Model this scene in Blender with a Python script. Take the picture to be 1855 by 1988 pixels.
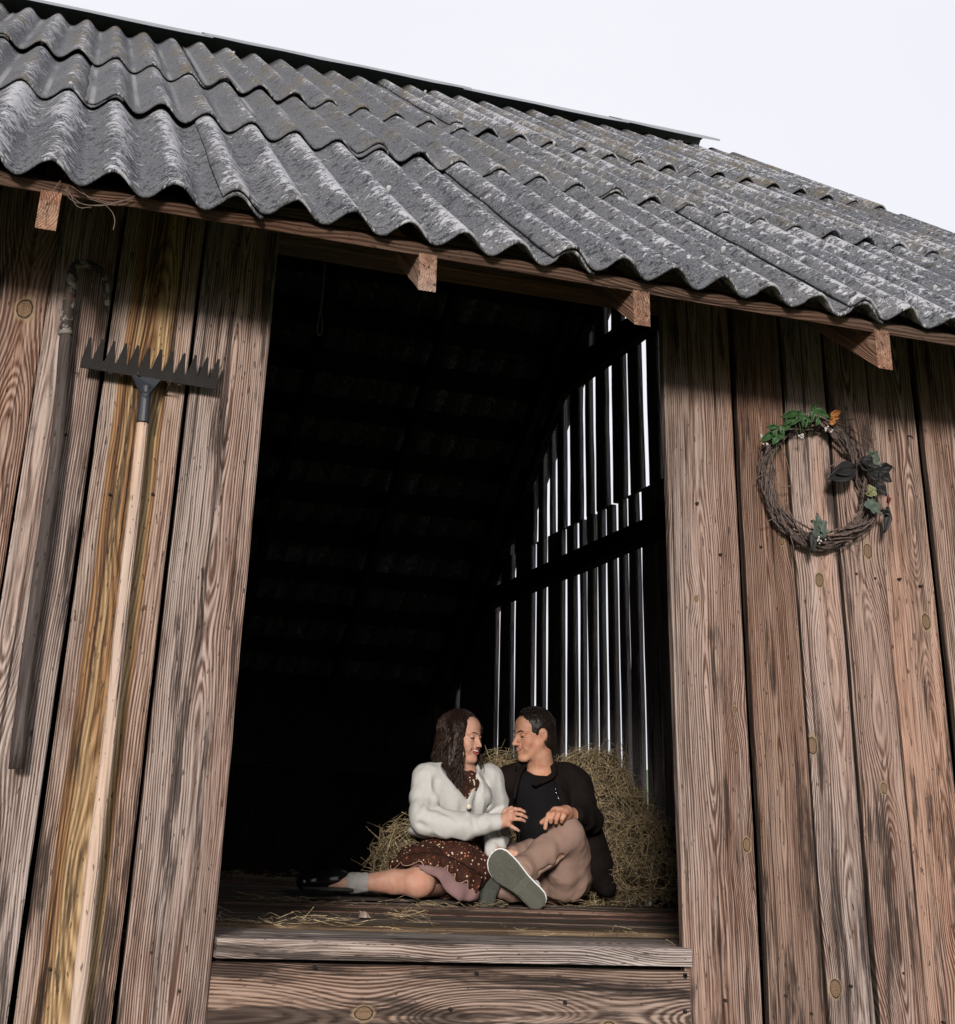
import bpy, math, random
import numpy as np
from mathutils import Vector, Matrix

random.seed(7)
rng = np.random.default_rng(7)
SC = bpy.context.scene
COL = SC.collection
for o in list(bpy.data.objects):
    bpy.data.objects.remove(o)

# ------------------------------------------------------------------ camera, sky, sun, exposure
CAM_R = np.array([[0.9513883, -0.3054510, 0.0394966],      # camera right, down, forward in the world
                  [0.1538632, 0.3602672, -0.9200726],
                  [0.2668078, 0.8814234, 0.3897517]])
CAM_C = np.array([-0.57273947, -3.35066646, 0.20481339])
CAM_F, CAM_P, PIC_W, PIC_H = 2574.0253, (829.605, 558.514), 1855.0, 1988.0
cd = bpy.data.cameras.new('camera')
cam = bpy.data.objects.new('camera', cd)
COL.objects.link(cam)
r_, d_, f_ = CAM_R
cam.matrix_world = Matrix(((r_[0], -d_[0], -f_[0], CAM_C[0]), (r_[1], -d_[1], -f_[1], CAM_C[1]),
                           (r_[2], -d_[2], -f_[2], CAM_C[2]), (0, 0, 0, 1)))
cd.sensor_fit = 'HORIZONTAL'
cd.sensor_width = 36.0
cd.lens = CAM_F / PIC_W * 36.0
cd.shift_x = (PIC_W / 2 - CAM_P[0]) / PIC_W
cd.shift_y = (CAM_P[1] - PIC_H / 2) / PIC_W
cd.clip_start = 0.05
cd.clip_end = 2000.0
SC.camera = cam

SUN_DIR = Vector((-0.42, -1.0, 0.225)).normalized()
wd = bpy.data.worlds.new('World')
SC.world = wd
wd.use_nodes = True
wt = wd.node_tree
wt.nodes.clear()
wo = wt.nodes.new('ShaderNodeOutputWorld')
bg = wt.nodes.new('ShaderNodeBackground')
bg.inputs['Strength'].default_value = 0.1
sky = wt.nodes.new('ShaderNodeTexSky')
sky.sky_type = 'NISHITA'
sky.sun_disc = False
sky.sun_elevation = math.asin(SUN_DIR.z)
sky.sun_rotation = math.atan2(SUN_DIR.x, SUN_DIR.y)
tcw = wt.nodes.new('ShaderNodeTexCoord')
cn = wt.nodes.new('ShaderNodeTexNoise')
cn.inputs['Scale'].default_value = 2.2
cn.inputs['Detail'].default_value = 4.0
cr = wt.nodes.new('ShaderNodeValToRGB')                    # thin bright overcast
cr.color_ramp.elements[0].position = 0.3
cr.color_ramp.elements[0].color = (9.2, 9.25, 9.95, 1)
cr.color_ramp.elements[1].position = 0.7
cr.color_ramp.elements[1].color = (9.8, 9.8, 10.3, 1)
mxw = wt.nodes.new('ShaderNodeMix')
mxw.data_type = 'RGBA'
mxw.inputs[0].default_value = 0.94
wt.links.new(tcw.outputs['Generated'], cn.inputs['Vector'])
wt.links.new(cn.outputs['Fac'], cr.inputs['Fac'])
wt.links.new(sky.outputs['Color'], mxw.inputs[6])
wt.links.new(cr.outputs['Color'], mxw.inputs[7])
wt.links.new(mxw.outputs[2], bg.inputs['Color'])
wt.links.new(bg.outputs['Background'], wo.inputs['Surface'])

sl = bpy.data.lights.new('sun', 'SUN')
sl.energy = 4.4
sl.angle = math.radians(9.0)                               # sun behind thin haze: soft-edged shadows
sl.color = (1.0, 0.92, 0.84)
so = bpy.data.objects.new('sun', sl)
so.rotation_euler = (-SUN_DIR).to_track_quat('-Z', 'Y').to_euler()
so.location = (-3, -8, 9)
COL.objects.link(so)

SC.view_settings.view_transform = 'Standard'
SC.view_settings.look = 'None'
SC.view_settings.exposure = 0.0
SC.view_settings.gamma = 1.0
SC.view_settings.use_curve_mapping = False
SC.render.engine = 'CYCLES'
SC.cycles.max_bounces = 6
SC.cycles.diffuse_bounces = 4


# ------------------------------------------------------------------ helpers
def at(px, py, axis, val):
    """world point seen at photo pixel (px,py) on the plane  coordinate[axis] = val"""
    d = CAM_R.T @ np.array([(px - CAM_P[0]) / CAM_F, (py - CAM_P[1]) / CAM_F, 1.0])
    t = (val - CAM_C[axis]) / d[axis]
    return CAM_C + t * d


def depth(p):
    return float(CAM_R[2] @ (np.asarray(p, float) - CAM_C))


WLOC = {}


def adopt(o, parent, mat=None):
    """link o under parent (parents are never rotated); mat is o's world matrix"""
    COL.objects.link(o)
    m = mat if mat is not None else Matrix.Identity(4)
    if parent is not None:
        o.parent = parent
        o.matrix_parent_inverse = Matrix.Translation(-WLOC[parent.name])
    o.matrix_basis = m
    WLOC[o.name] = m.to_translation()
    return o


def empty(name, parent=None, loc=(0, 0, 0), label=None, cat=None, group=None, kind=None):
    o = bpy.data.objects.new(name, None)
    o.empty_display_size = 0.1
    adopt(o, parent, Matrix.Translation(Vector(loc)))
    return tag(o, label, cat, group, kind)


def tag(o, label=None, cat=None, group=None, kind=None):
    if label: o['label'] = label
    if cat: o['category'] = cat
    if group: o['group'] = group
    if kind: o['kind'] = kind
    return o


def mesh_obj(name, verts, faces, mat, parent=None, M=None, smooth=True):
    me = bpy.data.meshes.new(name)
    v = verts.tolist() if isinstance(verts, np.ndarray) else verts
    f = faces.tolist() if isinstance(faces, np.ndarray) else faces
    me.from_pydata(v, [], f)
    if smooth:
        me.polygons.foreach_set('use_smooth', [True] * len(me.polygons))
    if mat is not None:
        me.materials.append(mat)
    me.update()
    return adopt(bpy.data.objects.new(name, me), parent, M)


class MB:
    """collects simple shapes; build() links them as one mesh"""
    def __init__(self):
        self.v, self.f = [], []

    def add(self, v, f):
        n = len(self.v)
        self.v.extend([tuple(map(float, p)) for p in v])
        self.f.extend([tuple(i + n for i in q) for q in f])

    def box(self, c, s):
        cx, cy, cz = c
        a, b, d = s[0] / 2, s[1] / 2, s[2] / 2
        v = [(cx + i * a, cy + j * b, cz + k * d) for i in (-1, 1) for j in (-1, 1) for k in (-1, 1)]
        self.add(v, [(0, 1, 3, 2), (4, 6, 7, 5), (0, 4, 5, 1), (2, 3, 7, 6), (0, 2, 6, 4), (1, 5, 7, 3)])

    def tube(self, pts, rad, n=6, cap=True):
        pts = [np.asarray(p, float) for p in pts]
        m = len(pts)
        if not hasattr(rad, '__len__'): rad = [rad] * m
        vs, up = [], np.array([0.31, 0.53, 0.79])
        for i, p in enumerate(pts):
            t = pts[min(i + 1, m - 1)] - pts[max(i - 1, 0)]
            t = t / (np.linalg.norm(t) + 1e-9)
            a = np.cross(t, up)
            if np.linalg.norm(a) < 0.1: a = np.cross(t, (1, 0, 0))
            a /= np.linalg.norm(a)
            b = np.cross(t, a)
            up = np.cross(a, t)
            for k in range(n):
                q = 2 * math.pi * k / n
                vs.append(p + rad[i] * (math.cos(q) * a + math.sin(q) * b))
        fs = [(i * n + k, i * n + (k + 1) % n, (i + 1) * n + (k + 1) % n, (i + 1) * n + k) for i in range(m - 1) for k in range(n)]
        if cap:
            fs += [tuple(range(n))[::-1], tuple(range((m - 1) * n, m * n))]
        self.add(vs, fs)

    def build(self, name, mat, parent=None, smooth=True):
        return mesh_obj(name, self.v, self.f, mat, parent, None, smooth)


def curve(ctrl, n):
    """Catmull-Rom through ctrl, n samples"""
    P = [np.asarray(p, float) for p in ctrl]
    P = [2 * P[0] - P[1]] + P + [2 * P[-1] - P[-2]]
    out = []
    m = len(P) - 3
    for i in range(n):
        t = i / (n - 1) * m
        k = min(int(t), m - 1)
        t -= k
        a, b, c, d = P[k:k + 4]
        out.append(0.5 * ((2 * b) + (c - a) * t + (2 * a - 5 * b + 4 * c - d) * t * t + (3 * b - a - 3 * c + d) * t ** 3))
    return out


# numpy value noise
_perm = rng.integers(0, 2 ** 31, 4096).astype(np.int64)


def vnoise(x, y, z):
    x, y, z = np.broadcast_arrays(np.asarray(x, float), np.asarray(y, float), np.asarray(z, float))
    xi, yi, zi = np.floor(x).astype(np.int64), np.floor(y).astype(np.int64), np.floor(z).astype(np.int64)
    u, v, w = x - xi, y - yi, z - zi
    u, v, w = u * u * (3 - 2 * u), v * v * (3 - 2 * v), w * w * (3 - 2 * w)

    def h(a, b, c):
        return (_perm[(a * 1619 + b * 31337 + c * 6971) & 4095] & 0xffff) / 65535.0
    r = 0
    for i in (0, 1):
        for j in (0, 1):
            for k in (0, 1):
                r = r + h(xi + i, yi + j, zi + k) * (u if i else 1 - u) * (v if j else 1 - v) * (w if k else 1 - w)
    return r * 2 - 1


# ------------------------------------------------------------------ node shorthand
T = None


class S:
    def __init__(self, s): self.s = s
    def __add__(a, b): return m_('ADD', a, b)
    __radd__ = __add__
    def __sub__(a, b): return m_('SUBTRACT', a, b)
    def __rsub__(a, b): return m_('SUBTRACT', b, a)
    def __mul__(a, b): return m_('MULTIPLY', a, b)
    __rmul__ = __mul__
    def __truediv__(a, b): return m_('DIVIDE', a, b)
    def __pow__(a, b): return m_('POWER', a, b)


def put(inp, v):
    if isinstance(v, S): T.links.new(v.s, inp)
    elif hasattr(v, '__len__') and len(v) == 3 and inp.type == 'RGBA': inp.default_value = (*v, 1)
    else: inp.default_value = v


def m_(op, *a, clamp=False):
    n = T.nodes.new('ShaderNodeMath')
    n.operation = op
    n.use_clamp = clamp
    for i, v in enumerate(a): put(n.inputs[i], v)
    return S(n.outputs[0])


def sstep(lo, hi, v):
    n = T.nodes.new('ShaderNodeMapRange')
    n.interpolation_type = 'SMOOTHSTEP'
    put(n.inputs[0], v); put(n.inputs[1], lo); put(n.inputs[2], hi)
    return S(n.outputs[0])


def vec(x, y, z):
    n = T.nodes.new('ShaderNodeCombineXYZ')
    for i, v in enumerate((x, y, z)): put(n.inputs[i], v)
    return S(n.outputs[0])


def xyz(v):
    n = T.nodes.new('ShaderNodeSeparateXYZ')
    put(n.inputs[0], v)
    return [S(o) for o in n.outputs]


def noise(v, scale=1.0, detail=2.0, rough=0.5):
    n = T.nodes.new('ShaderNodeTexNoise')
    put(n.inputs['Vector'], v)
    n.inputs['Scale'].default_value = scale
    n.inputs['Detail'].default_value = detail
    n.inputs['Roughness'].default_value = rough
    return S(n.outputs['Fac'])


def voro(v, scale=1.0, out='Distance', feature='F1'):
    n = T.nodes.new('ShaderNodeTexVoronoi')
    n.feature = feature
    put(n.inputs['Vector'], v)
    n.inputs['Scale'].default_value = scale
    return S(n.outputs[out])


def mix(f, a, b, mode='MIX'):
    n = T.nodes.new('ShaderNodeMix')
    n.data_type = 'RGBA'
    n.blend_type = mode
    put(n.inputs[0], f); put(n.inputs[6], a); put(n.inputs[7], b)
    return S(n.outputs[2])


def coord(kind='Object'):
    return S(T.nodes.new('ShaderNodeTexCoord').outputs[kind])


def attr(name, out='Fac'):
    n = T.nodes.new('ShaderNodeAttribute')
    n.attribute_type = 'OBJECT'
    n.attribute_name = name
    return S(n.outputs[out])


def bump(h, strength=0.4, dist=0.003):
    n = T.nodes.new('ShaderNodeBump')
    n.inputs['Strength'].default_value = strength
    n.inputs['Distance'].default_value = dist
    put(n.inputs['Height'], h)
    return S(n.outputs[0])


def new_mat(name):
    global T
    m = bpy.data.materials.new(name)
    m.use_nodes = True
    T = m.node_tree
    return m, T.nodes['Principled BSDF']


def finish(b, color, rough=0.8, spec=0.25, normal=None, **kw):
    put(b.inputs['Base Color'], color)
    put(b.inputs['Roughness'], rough)
    put(b.inputs['Specular IOR Level'], spec)
    if normal is not None: put(b.inputs['Normal'], normal)
    for k, v in kw.items(): put(b.inputs[k.replace('_', ' ')], v)


def simple(name, color, rough=0.7, var=0.25, scale=30.0, spec=0.25, bstr=0.2, bdist=0.002, **kw):
    """plain material with mottling and fine relief"""
    m, b = new_mat(name)
    o = coord()
    n = noise(o, scale, 4, 0.6)
    n2 = noise(o, scale * 6, 3, 0.6)
    f = (n * 0.7 + n2 * 0.3 - 0.5) * (2 * var) + 1.0
    c = mix(1.0, color, vec(f, f, f), 'MULTIPLY')
    finish(b, c, rough, spec, bump(n2, bstr, bdist), **kw)
    return m


def wood(name, pale, brown, dark=(0.014, 0.010, 0.009), ring=1.0, stain=0.8):
    """weathered sawn board. Object space: x across, y into the board, z along it (metres)"""
    m, b = new_mat(name)
    x, y, z = xyz(coord())
    seed = attr('seed')
    px, pd, pf = xyz(attr('pith', 'Vector'))
    zs = z + seed * 3.7
    w1 = noise(vec(x * 2.0, seed, zs * 0.9), 1.5, 1.5) - 0.5
    dd = pd + (noise(vec(seed * 5.0, 3.0, zs * 1.25), 1.0, 2.0) - 0.5) * 0.16
    xx = x - px - w1 * 0.05
    dd = dd + y
    r = m_('SQRT', xx * xx + dd * dd * 0.6 + 0.00004)
    cores, halos, kring, lines = None, None, None, None
    for k in ('k1', 'k2', 'k3'):
        kx, kz, ks = xyz(attr(k, 'Vector'))
        dx = x - kx
        dz = z - kz
        q2 = dx * dx + dz * dz * 0.16
        g = m_('EXPONENT', (q2 / (ks * ks * 4.8 + 1e-6)) * -1.0)
        r = r + g * ks * 1.25
        wob = (noise(vec(x * 24.0 + kz, seed, z * 20.0), 1.0, 4.0, 0.6) - 0.5) * 1.0
        qq = m_('SQRT', dx * dx + dz * dz * 0.5) / (ks * 0.46 + 1e-6) + wob
        core = 1.0 - sstep(0.86, 0.94, qq)
        line = sstep(0.80, 0.90, qq) * (1.0 - sstep(0.98, 1.10, qq))
        halo = (1.0 - sstep(1.05, 1.5, qq + (noise(vec(x * 70.0, seed + 3.0, z * 20.0), 1.0, 2.0) - 0.5) * 0.9))
        rg = m_('SINE', qq * 26.0 + wob * 9.0) * 0.5 + 0.5
        cores = core if cores is None else m_('MAXIMUM', cores, core)
        halos = halo if halos is None else m_('MAXIMUM', halos, halo)
        lines = line if lines is None else m_('MAXIMUM', lines, line)
        kring = rg * core if kring is None else m_('MAXIMUM', kring, rg * core)
    fine = noise(vec(x * 26.0, y * 26.0, zs * 5.0), 1.0, 3.0) - 0.5
    ph = r * pf * 1.75 + fine * 1.1 + (noise(vec(r * 45.0, seed, 0.0), 1.0, 1.0) - 0.5) * 2.4
    v = m_('SINE', ph * 6.2832) * 0.5 + 0.5
    v = v * (0.55 + noise(vec(x * 70.0, y * 70.0, zs * 9.0), 1.0, 2.0) * 0.9)
    amp = sstep(0.30, 0.60, noise(vec(x * 7.0, seed * 2.0, zs * 1.1), 1.0, 3.0)) * 0.85 + 0.25
    fib = noise(vec(x * 190.0, y * 190.0, zs * 7.0), 1.0, 4.0, 0.7)
    fib2 = noise(vec(x * 60.0, y * 60.0, zs * 1.4), 1.0, 4.0, 0.6)
    big = noise(vec(x * 8.0, seed, zs * 0.8), 1.0, 4.0)
    t = (v - 0.48) * amp * (0.95 * ring) + (fib - 0.5) * 2.4 + (fib2 - 0.5) * 1.9 + (big - 0.5) * 1.6 + 0.46
    t = m_('ADD', t, 0.0, clamp=True)
    c = mix(t, brown, pale)
    grey = sstep(0.40, 0.64, noise(vec(x * 5.0, seed * 3.0, zs * 0.6), 1.0, 3.0))
    hs = T.nodes.new('ShaderNodeHueSaturation')
    hs.inputs['Saturation'].default_value = 0.5
    put(hs.inputs['Color'], c)
    c = mix(grey * 0.7, c, S(hs.outputs[0]))
    warm = sstep(0.50, 0.68, noise(vec(x * 7.0, seed * 5.0, zs * 0.5), 1.0, 3.0))
    c = mix(warm * 0.45, c, mix(1.0, c, (1.12, 0.84, 0.66), 'MULTIPLY'))
    raw, rsplit, _ = xyz(attr('raw', 'Vector'))                 # freshly split yellow heart, in straight bands
    xb = x + 0.004 + (noise(vec(seed, 2.0, zs * 1.6), 1.0, 3.0) - 0.5) * 0.026 + (noise(vec(x * 20.0, 5.0, zs * 6.0), 1.0, 3.0) - 0.5) * 0.006
    band = sstep(-0.066, -0.060, xb) * (1.0 - sstep(0.060, 0.066, xb))
    strp = sstep(0.46, 0.54, noise(vec(xb * 130.0, seed, zs * 0.5), 1.0, 3.0))
    yel = sstep(0.012, 0.018, xb) * (1.0 - sstep(0.050, 0.056, xb))
    yel = m_('MAXIMUM', yel, sstep(-0.036, -0.032, xb) * (1.0 - sstep(-0.022, -0.018, xb)))
    yel = m_('MAXIMUM', yel, sstep(1.55, 1.2, z + xb * 4.0) * sstep(-0.045, -0.030, xb))
    rawc = mix(yel, mix(strp, (0.060, 0.030, 0.015), (0.20, 0.115, 0.052)), mix(strp * 0.6 + fib * 0.4, (0.19, 0.125, 0.064), (0.34, 0.255, 0.150)))
    f0, f1, f2 = 0.62 + v * 0.75, 0.56 + v * 0.82, 0.48 + v * 0.90
    rawc = mix(1.0, rawc, vec(f0, f1, f2), 'MULTIPLY')
    c = mix(raw * band * 0.92, c, mix(fib2, mix(1.0, rawc, (0.6, 0.6, 0.6), 'MULTIPLY'), mix(1.0, rawc, (1.3, 1.3, 1.3), 'MULTIPLY')))
    mould = sstep(0.52, 0.60, noise(vec(x * 60.0, seed, zs * 9.0), 1.0, 5.0, 0.7)) * sstep(0.55, 0.65, noise(vec(x * 12.0, seed, zs * 1.1 + 0.5), 1.0, 2.0))
    c = mix(raw * band * mould * 0.85, c, (0.035, 0.028, 0.020))
    tint = attr('tint', 'Color')
    c = mix(1.0, c, tint, 'MULTIPLY')
    low = m_('ADD', 1.35 - z * 0.75, 0.0, clamp=True)             # splash and rot stains are commoner near the foot
    st = sstep(0.545 - low * 0.065, 0.64 - low * 0.065, noise(vec(x * 20.0, y * 20.0, zs * 1.7 + 5.0), 1.0, 5.0, 0.68))
    c = mix(st * stain, c, dark)
    chk = sstep(0.635, 0.665, noise(vec(x * 85.0, y * 85.0, zs * 0.9), 1.0, 3.0))   # drying checks
    c = mix(chk * 0.8, c, dark)
    speck = sstep(0.66, 0.70, noise(vec(x * 120.0, y * 120.0, zs * 30.0), 1.0, 2.0))
    c = mix(speck * 0.7, c, dark)
    c = mix(halos * 0.8, c, mix(fib, (0.15, 0.10, 0.058), (0.33, 0.25, 0.155)))
    c = mix(cores, c, mix(kring * 0.6 + fib2 * 0.5 - 0.1, (0.085, 0.048, 0.028), (0.235, 0.160, 0.098)))
    c = mix(lines * 0.9, c, (0.018, 0.011, 0.008))
    c = mix(sstep(0.003, 0.010, y) * attr('edge'), c, (0.022, 0.016, 0.013))     # old saw edges: seam shade painted in with the grime
    h = v * amp * 0.8 + fib * 0.8 - chk * 1.5 - st * 0.2 + cores * 0.5 - speck * 0.5
    finish(b, c, 0.82, 0.18, bump(h, 0.7, 0.0026))
    return m


# ------------------------------------------------------------------ boards
def wood_props(o, seed=None, pith=None, tint=(1, 1, 1), knots=(), raw=0.0, edge=0.0):
    o['seed'] = float(random.uniform(0, 40) if seed is None else seed)
    o['pith'] = [float(q) for q in (pith or (random.uniform(-0.05, 0.05), random.uniform(0.02, 0.07), random.uniform(80, 115)))]
    o['tint'] = [float(q) for q in tint]
    o['raw'] = [float(raw), 0.0, 0.0]
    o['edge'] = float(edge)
    ks = list(knots)
    for i in range(3):
        o['k%d' % (i + 1)] = [float(q) for q in ks[i]] if i < len(ks) else [9.0, 90.0, 0.001]
    return o


def board(name, parent, L, w, t, mat, M, nseg=20, wob=0.003, ch=0.003, bow=0.0, plumb=0.0, plumb2=0.0, w2=None, live=0.0, sd=None, **props):
    """one sawn board in its own space: x across (-w/2..w/2), y thickness 0..t (0 = face), z along 0..L"""
    sd = random.uniform(0, 99) if sd is None else sd
    w2 = w if w2 is None else w2
    zs = np.linspace(0, L, nseg + 1)
    rows = []
    for z in zs:
        k = z / L
        ww = (w + (w2 - w) * k) / 2
        el = wob * float(vnoise(z * 2.3, sd, 1.0) + 0.4 * vnoise(z * 9.0, sd, 3.0)) + live * float(vnoise(z * 1.6, sd, 7.0) + 0.45 * vnoise(z * 6.0, sd, 8.0))
        er = wob * float(vnoise(z * 2.3, sd, 11.0) + 0.4 * vnoise(z * 9.0, sd, 13.0)) + live * float(vnoise(z * 1.6, sd, 17.0) + 0.45 * vnoise(z * 6.0, sd, 18.0))
        by = bow * float(vnoise(z * 0.9, sd, 21.0))
        cup = bow * 0.3
        xl, xr = -ww + el, ww + er
        prof = [(xl, t + by), (xl, ch + by), (xl + ch, by)]
        for q in (0.33, 0.66):
            prof.append((xl + ch + (xr - xl - 2 * ch) * q, by - cup * 0.5))
        prof += [(xr - ch, by), (xr, ch + by), (xr, t + by)]
        row = []
        for (x, y) in prof:
            zz = z
            if k == 0: zz += plumb * x
            if k == 1: zz += plumb2 * x
            row.append((x, y, zz))
        rows.append(row)
    n = len(rows[0])
    v = [p for r in rows for p in r]
    f = []
    for i in range(nseg):
        for j in range(n):
            a, b2 = i * n + j, i * n + (j + 1) % n
            f.append((a, b2, b2 + n, a + n))
    f.append(tuple(range(n))[::-1])
    f.append(tuple(range(nseg * n, nseg * n + n)))
    o = mesh_obj(name, v, f, mat, parent, M, smooth=False)
    return wood_props(o, **props)


def frame(loc, X, Y, Z):
    return Matrix(((X[0], Y[0], Z[0], loc[0]), (X[1], Y[1], Z[1], loc[1]), (X[2], Y[2], Z[2], loc[2]), (0, 0, 0, 1)))


def m_front(x, y, z): return Matrix.Translation((x, y, z))                          # upright, face to -Y
def m_along(x, y, z): return frame((x, y, z), (0, 0, -1), (0, 1, 0), (1, 0, 0))     # lying along X, face to -Y
def m_floor(x, y, z): return frame((x, y, z), (0, -1, 0), (0, 0, -1), (1, 0, 0))    # lying along X, face up
def m_gable(x, y, z): return frame((x, y, z), (0, -1, 0), (1, 0, 0), (0, 0, 1))     # upright, face to -X
def m_depth(x, y, z): return frame((x, y, z), (0, 0, 1), (1, 0, 0), (0, 1, 0))      # lying along Y, face to -X

# ------------------------------------------------------------------ materials
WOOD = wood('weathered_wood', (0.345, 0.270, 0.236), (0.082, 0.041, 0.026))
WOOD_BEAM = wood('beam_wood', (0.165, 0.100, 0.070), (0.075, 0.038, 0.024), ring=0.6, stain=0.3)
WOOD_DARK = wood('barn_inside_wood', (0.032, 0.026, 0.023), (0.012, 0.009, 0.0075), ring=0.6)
WOOD_FLOOR = wood('floor_wood', (0.15, 0.115, 0.092), (0.040, 0.029, 0.022), ring=0.7, stain=0.6)
WOOD_GABLE = wood('slab_wood', (0.21, 0.195, 0.205), (0.085, 0.074, 0.072), ring=0.6)
WOOD_SILL = wood('sill_wood', (0.35, 0.295, 0.265), (0.075, 0.048, 0.036), ring=1.25)


def slate():
    m, b = new_mat('corrugated_slate')
    x, y, z = xyz(coord())
    seed = attr('seed')
    pitch = attr('pitch')
    clean = attr('clean')
    moss = attr('moss')
    ph = (x + attr('phase')) / pitch * 6.2832
    crest = m_('COSINE', ph) * 0.5 + 0.5
    flank = m_('COSINE', ph - 0.75) * 0.5 + 0.5
    big = noise(vec(x * 2.2, y * 2.2, seed * 2.0), 1.0, 3.0)
    wp = noise(vec(x * 30.0, y * 30.0, seed), 1.0, 2.0) * 1.6
    st = noise(vec(x * 44.0 + wp, y * 36.0 + wp, seed * 3.0), 1.0, 6.0, 0.70)
    st2 = noise(vec(x * 130.0, y * 75.0, seed * 5.0 + z * 20.0), 1.0, 4.0, 0.68)
    fine = noise(vec(x * 200.0, y * 120.0, z * 200.0 + seed), 1.0, 3.0, 0.7)
    th = 0.610 - flank * 0.165 - (big - 0.5) * 0.30 + clean * 0.10
    fl = sstep(th, th + 0.05, st)
    fl2 = sstep(th + 0.05, th + 0.10, st2)
    dk = sstep(0.54 - flank * 0.06 + clean * 0.06, 0.60 + clean * 0.06, noise(vec(x * 60.0 + 3.0 + wp, y * 40.0, seed * 7.0), 1.0, 6.0, 0.68))
    base = mix(sstep(0.3, 0.7, fine), (0.042, 0.046, 0.054), (0.140, 0.145, 0.160))
    base = mix(sstep(0.35, 0.7, big) * 0.35, base, (0.135, 0.136, 0.143))
    c = mix(dk * 0.8, base, (0.016, 0.019, 0.024))
    fcol = mix(noise(vec(x * 90.0, y * 60.0, seed), 1.0, 2.0), (0.25, 0.255, 0.28), (0.50, 0.505, 0.54))
    c = mix(m_('MAXIMUM', fl * 0.9, fl2 * 0.85), c, fcol)
    # pale washed line along the valley, ochre lichen along the crests
    val = sstep(0.06, 0.0, crest) * sstep(0.42, 0.6, noise(vec(x * 3.0, y * 1.2, seed), 1.0, 2.0)) * clean
    c = mix(val * 0.75, c, (0.27, 0.27, 0.275))
    li = sstep(0.635, 0.70, noise(vec(x * 85.0, y * 50.0, seed * 11.0), 1.0, 4.0, 0.6))
    c = mix(li * 0.7, c, (0.21, 0.16, 0.083))
    och = sstep(0.45, 0.65, noise(vec(x * 12.0, y * 5.0, seed * 13.0), 1.0, 3.0)) * crest * moss
    c = mix(och * 0.7, c, (0.11, 0.088, 0.048))
    h = fl * 0.6 + fl2 * 0.4 + fine * 0.5 - dk * 0.5
    finish(b, c, 0.9, 0.12, bump(h, 0.6, 0.003))
    return m


SLATE = slate()
CAP = simple('ridge_sheet_metal', (0.20, 0.22, 0.24), 0.55, 0.3, 8.0, 0.4)
IRON = simple('old_iron', (0.013, 0.0115, 0.011), 0.75, 0.9, 40.0, 0.22, 0.6)
IRON_BLUE = simple('dark_blue_steel', (0.016, 0.020, 0.027), 0.45, 0.4, 40.0, 0.5, 0.3)
RUST = simple('rusty_nail', (0.055, 0.027, 0.018), 0.8, 0.5, 60.0)
HANDLE_PALE = wood('peeled_handle_wood', (0.50, 0.37, 0.29), (0.40, 0.28, 0.205), ring=0.15, stain=0.12)
HANDLE_GREY = wood('grey_handle_wood', (0.10, 0.082, 0.076), (0.042, 0.032, 0.029), ring=0.3, stain=0.3)


def rusty_paint():
    m, b = new_mat('rusty_painted_iron')
    o = coord()
    n = noise(o, 38.0, 5, 0.65)
    c = mix(sstep(0.48, 0.58, n), (0.026, 0.020, 0.017), (0.22, 0.195, 0.18))
    c = mix(sstep(0.55, 0.68, noise(o, 22.0, 3)), c, (0.05, 0.029, 0.021))
    finish(b, c, 0.7, 0.3, bump(n, 0.5, 0.003))
    return m


RUSTPAINT = rusty_paint()

# ------------------------------------------------------------------ ground
def grass_mat():
    m, b = new_mat('meadow_grass')
    o = coord()
    n = noise(o, 0.5, 5)
    n2 = noise(o, 9.0, 4)
    finish(b, mix(n * 0.5 + n2 * 0.5, (0.025, 0.036, 0.013), (0.075, 0.09, 0.036)), 0.9, 0.1, bump(n2, 0.6, 0.05))
    return m


GZ = -1.15
gr = MB()
N = 24
gr.add([(-400 + 800 * i / N, -400 + 800 * j / N, GZ + 0.02 * float(vnoise(i * 3.1, j * 3.1, 0))) for j in range(N + 1) for i in range(N + 1)],
       [(j * (N + 1) + i, j * (N + 1) + i + 1, (j + 1) * (N + 1) + i + 1, (j + 1) * (N + 1) + i) for j in range(N) for i in range(N)])
tag(gr.build('ground', grass_mat()), kind='structure')

hm0 = MB()
hv0, nn0 = [], 50
for i in range(nn0 + 1):
    an = math.radians(8 + 104 * i / nn0)
    e = min(1.0, i / 6, (nn0 - i) / 6)
    for r, h in ((50, 0), (75, 2.5), (110, 7.0), (150, 9.5), (230, 0)):
        hv0.append((r * math.cos(an), r * math.sin(an), GZ - 0.3 + h * e * (1 + 0.16 * float(vnoise(i * 0.45, r * 0.02, 1.0)))))
hm0.add(hv0, [(i * 5 + j, i * 5 + j + 1, i * 5 + j + 6, i * 5 + j + 5) for i in range(nn0) for j in range(4)])
tag(hm0.build('hill', simple('meadow_hill', (0.14, 0.185, 0.075), 0.9, 0.4, 0.2)), kind='structure')

# ------------------------------------------------------------------ the barn
W_OPEN = 1.2
SLOPE = math.radians(37.1)
cS, sS = math.cos(SLOPE), math.sin(SLOPE)
U = np.array([0, cS, sS]); NN = np.array([0, -sS, cS])
K = 0.9375                                         # the roof edge stands half a metre out from the wall
EAVE = np.array([0, -0.50, CAM_C[2] + (1.70 - CAM_C[2]) * K])                  # mean plane of the lowest sheets at their lower edge
XL, XG, YB = -1.22, 2.64, 6.2                       # left wall, slatted gable wall, back wall
RIDGE_S = 4.42 * K
RIDGE = EAVE + U * RIDGE_S
BACK = math.radians(39.5)
barn = empty('barn', None, (0, 0, 0), 'old weathered plank barn with a grey corrugated roof and an open hay door', 'barn')
front = empty('front_wall', barn)

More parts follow.
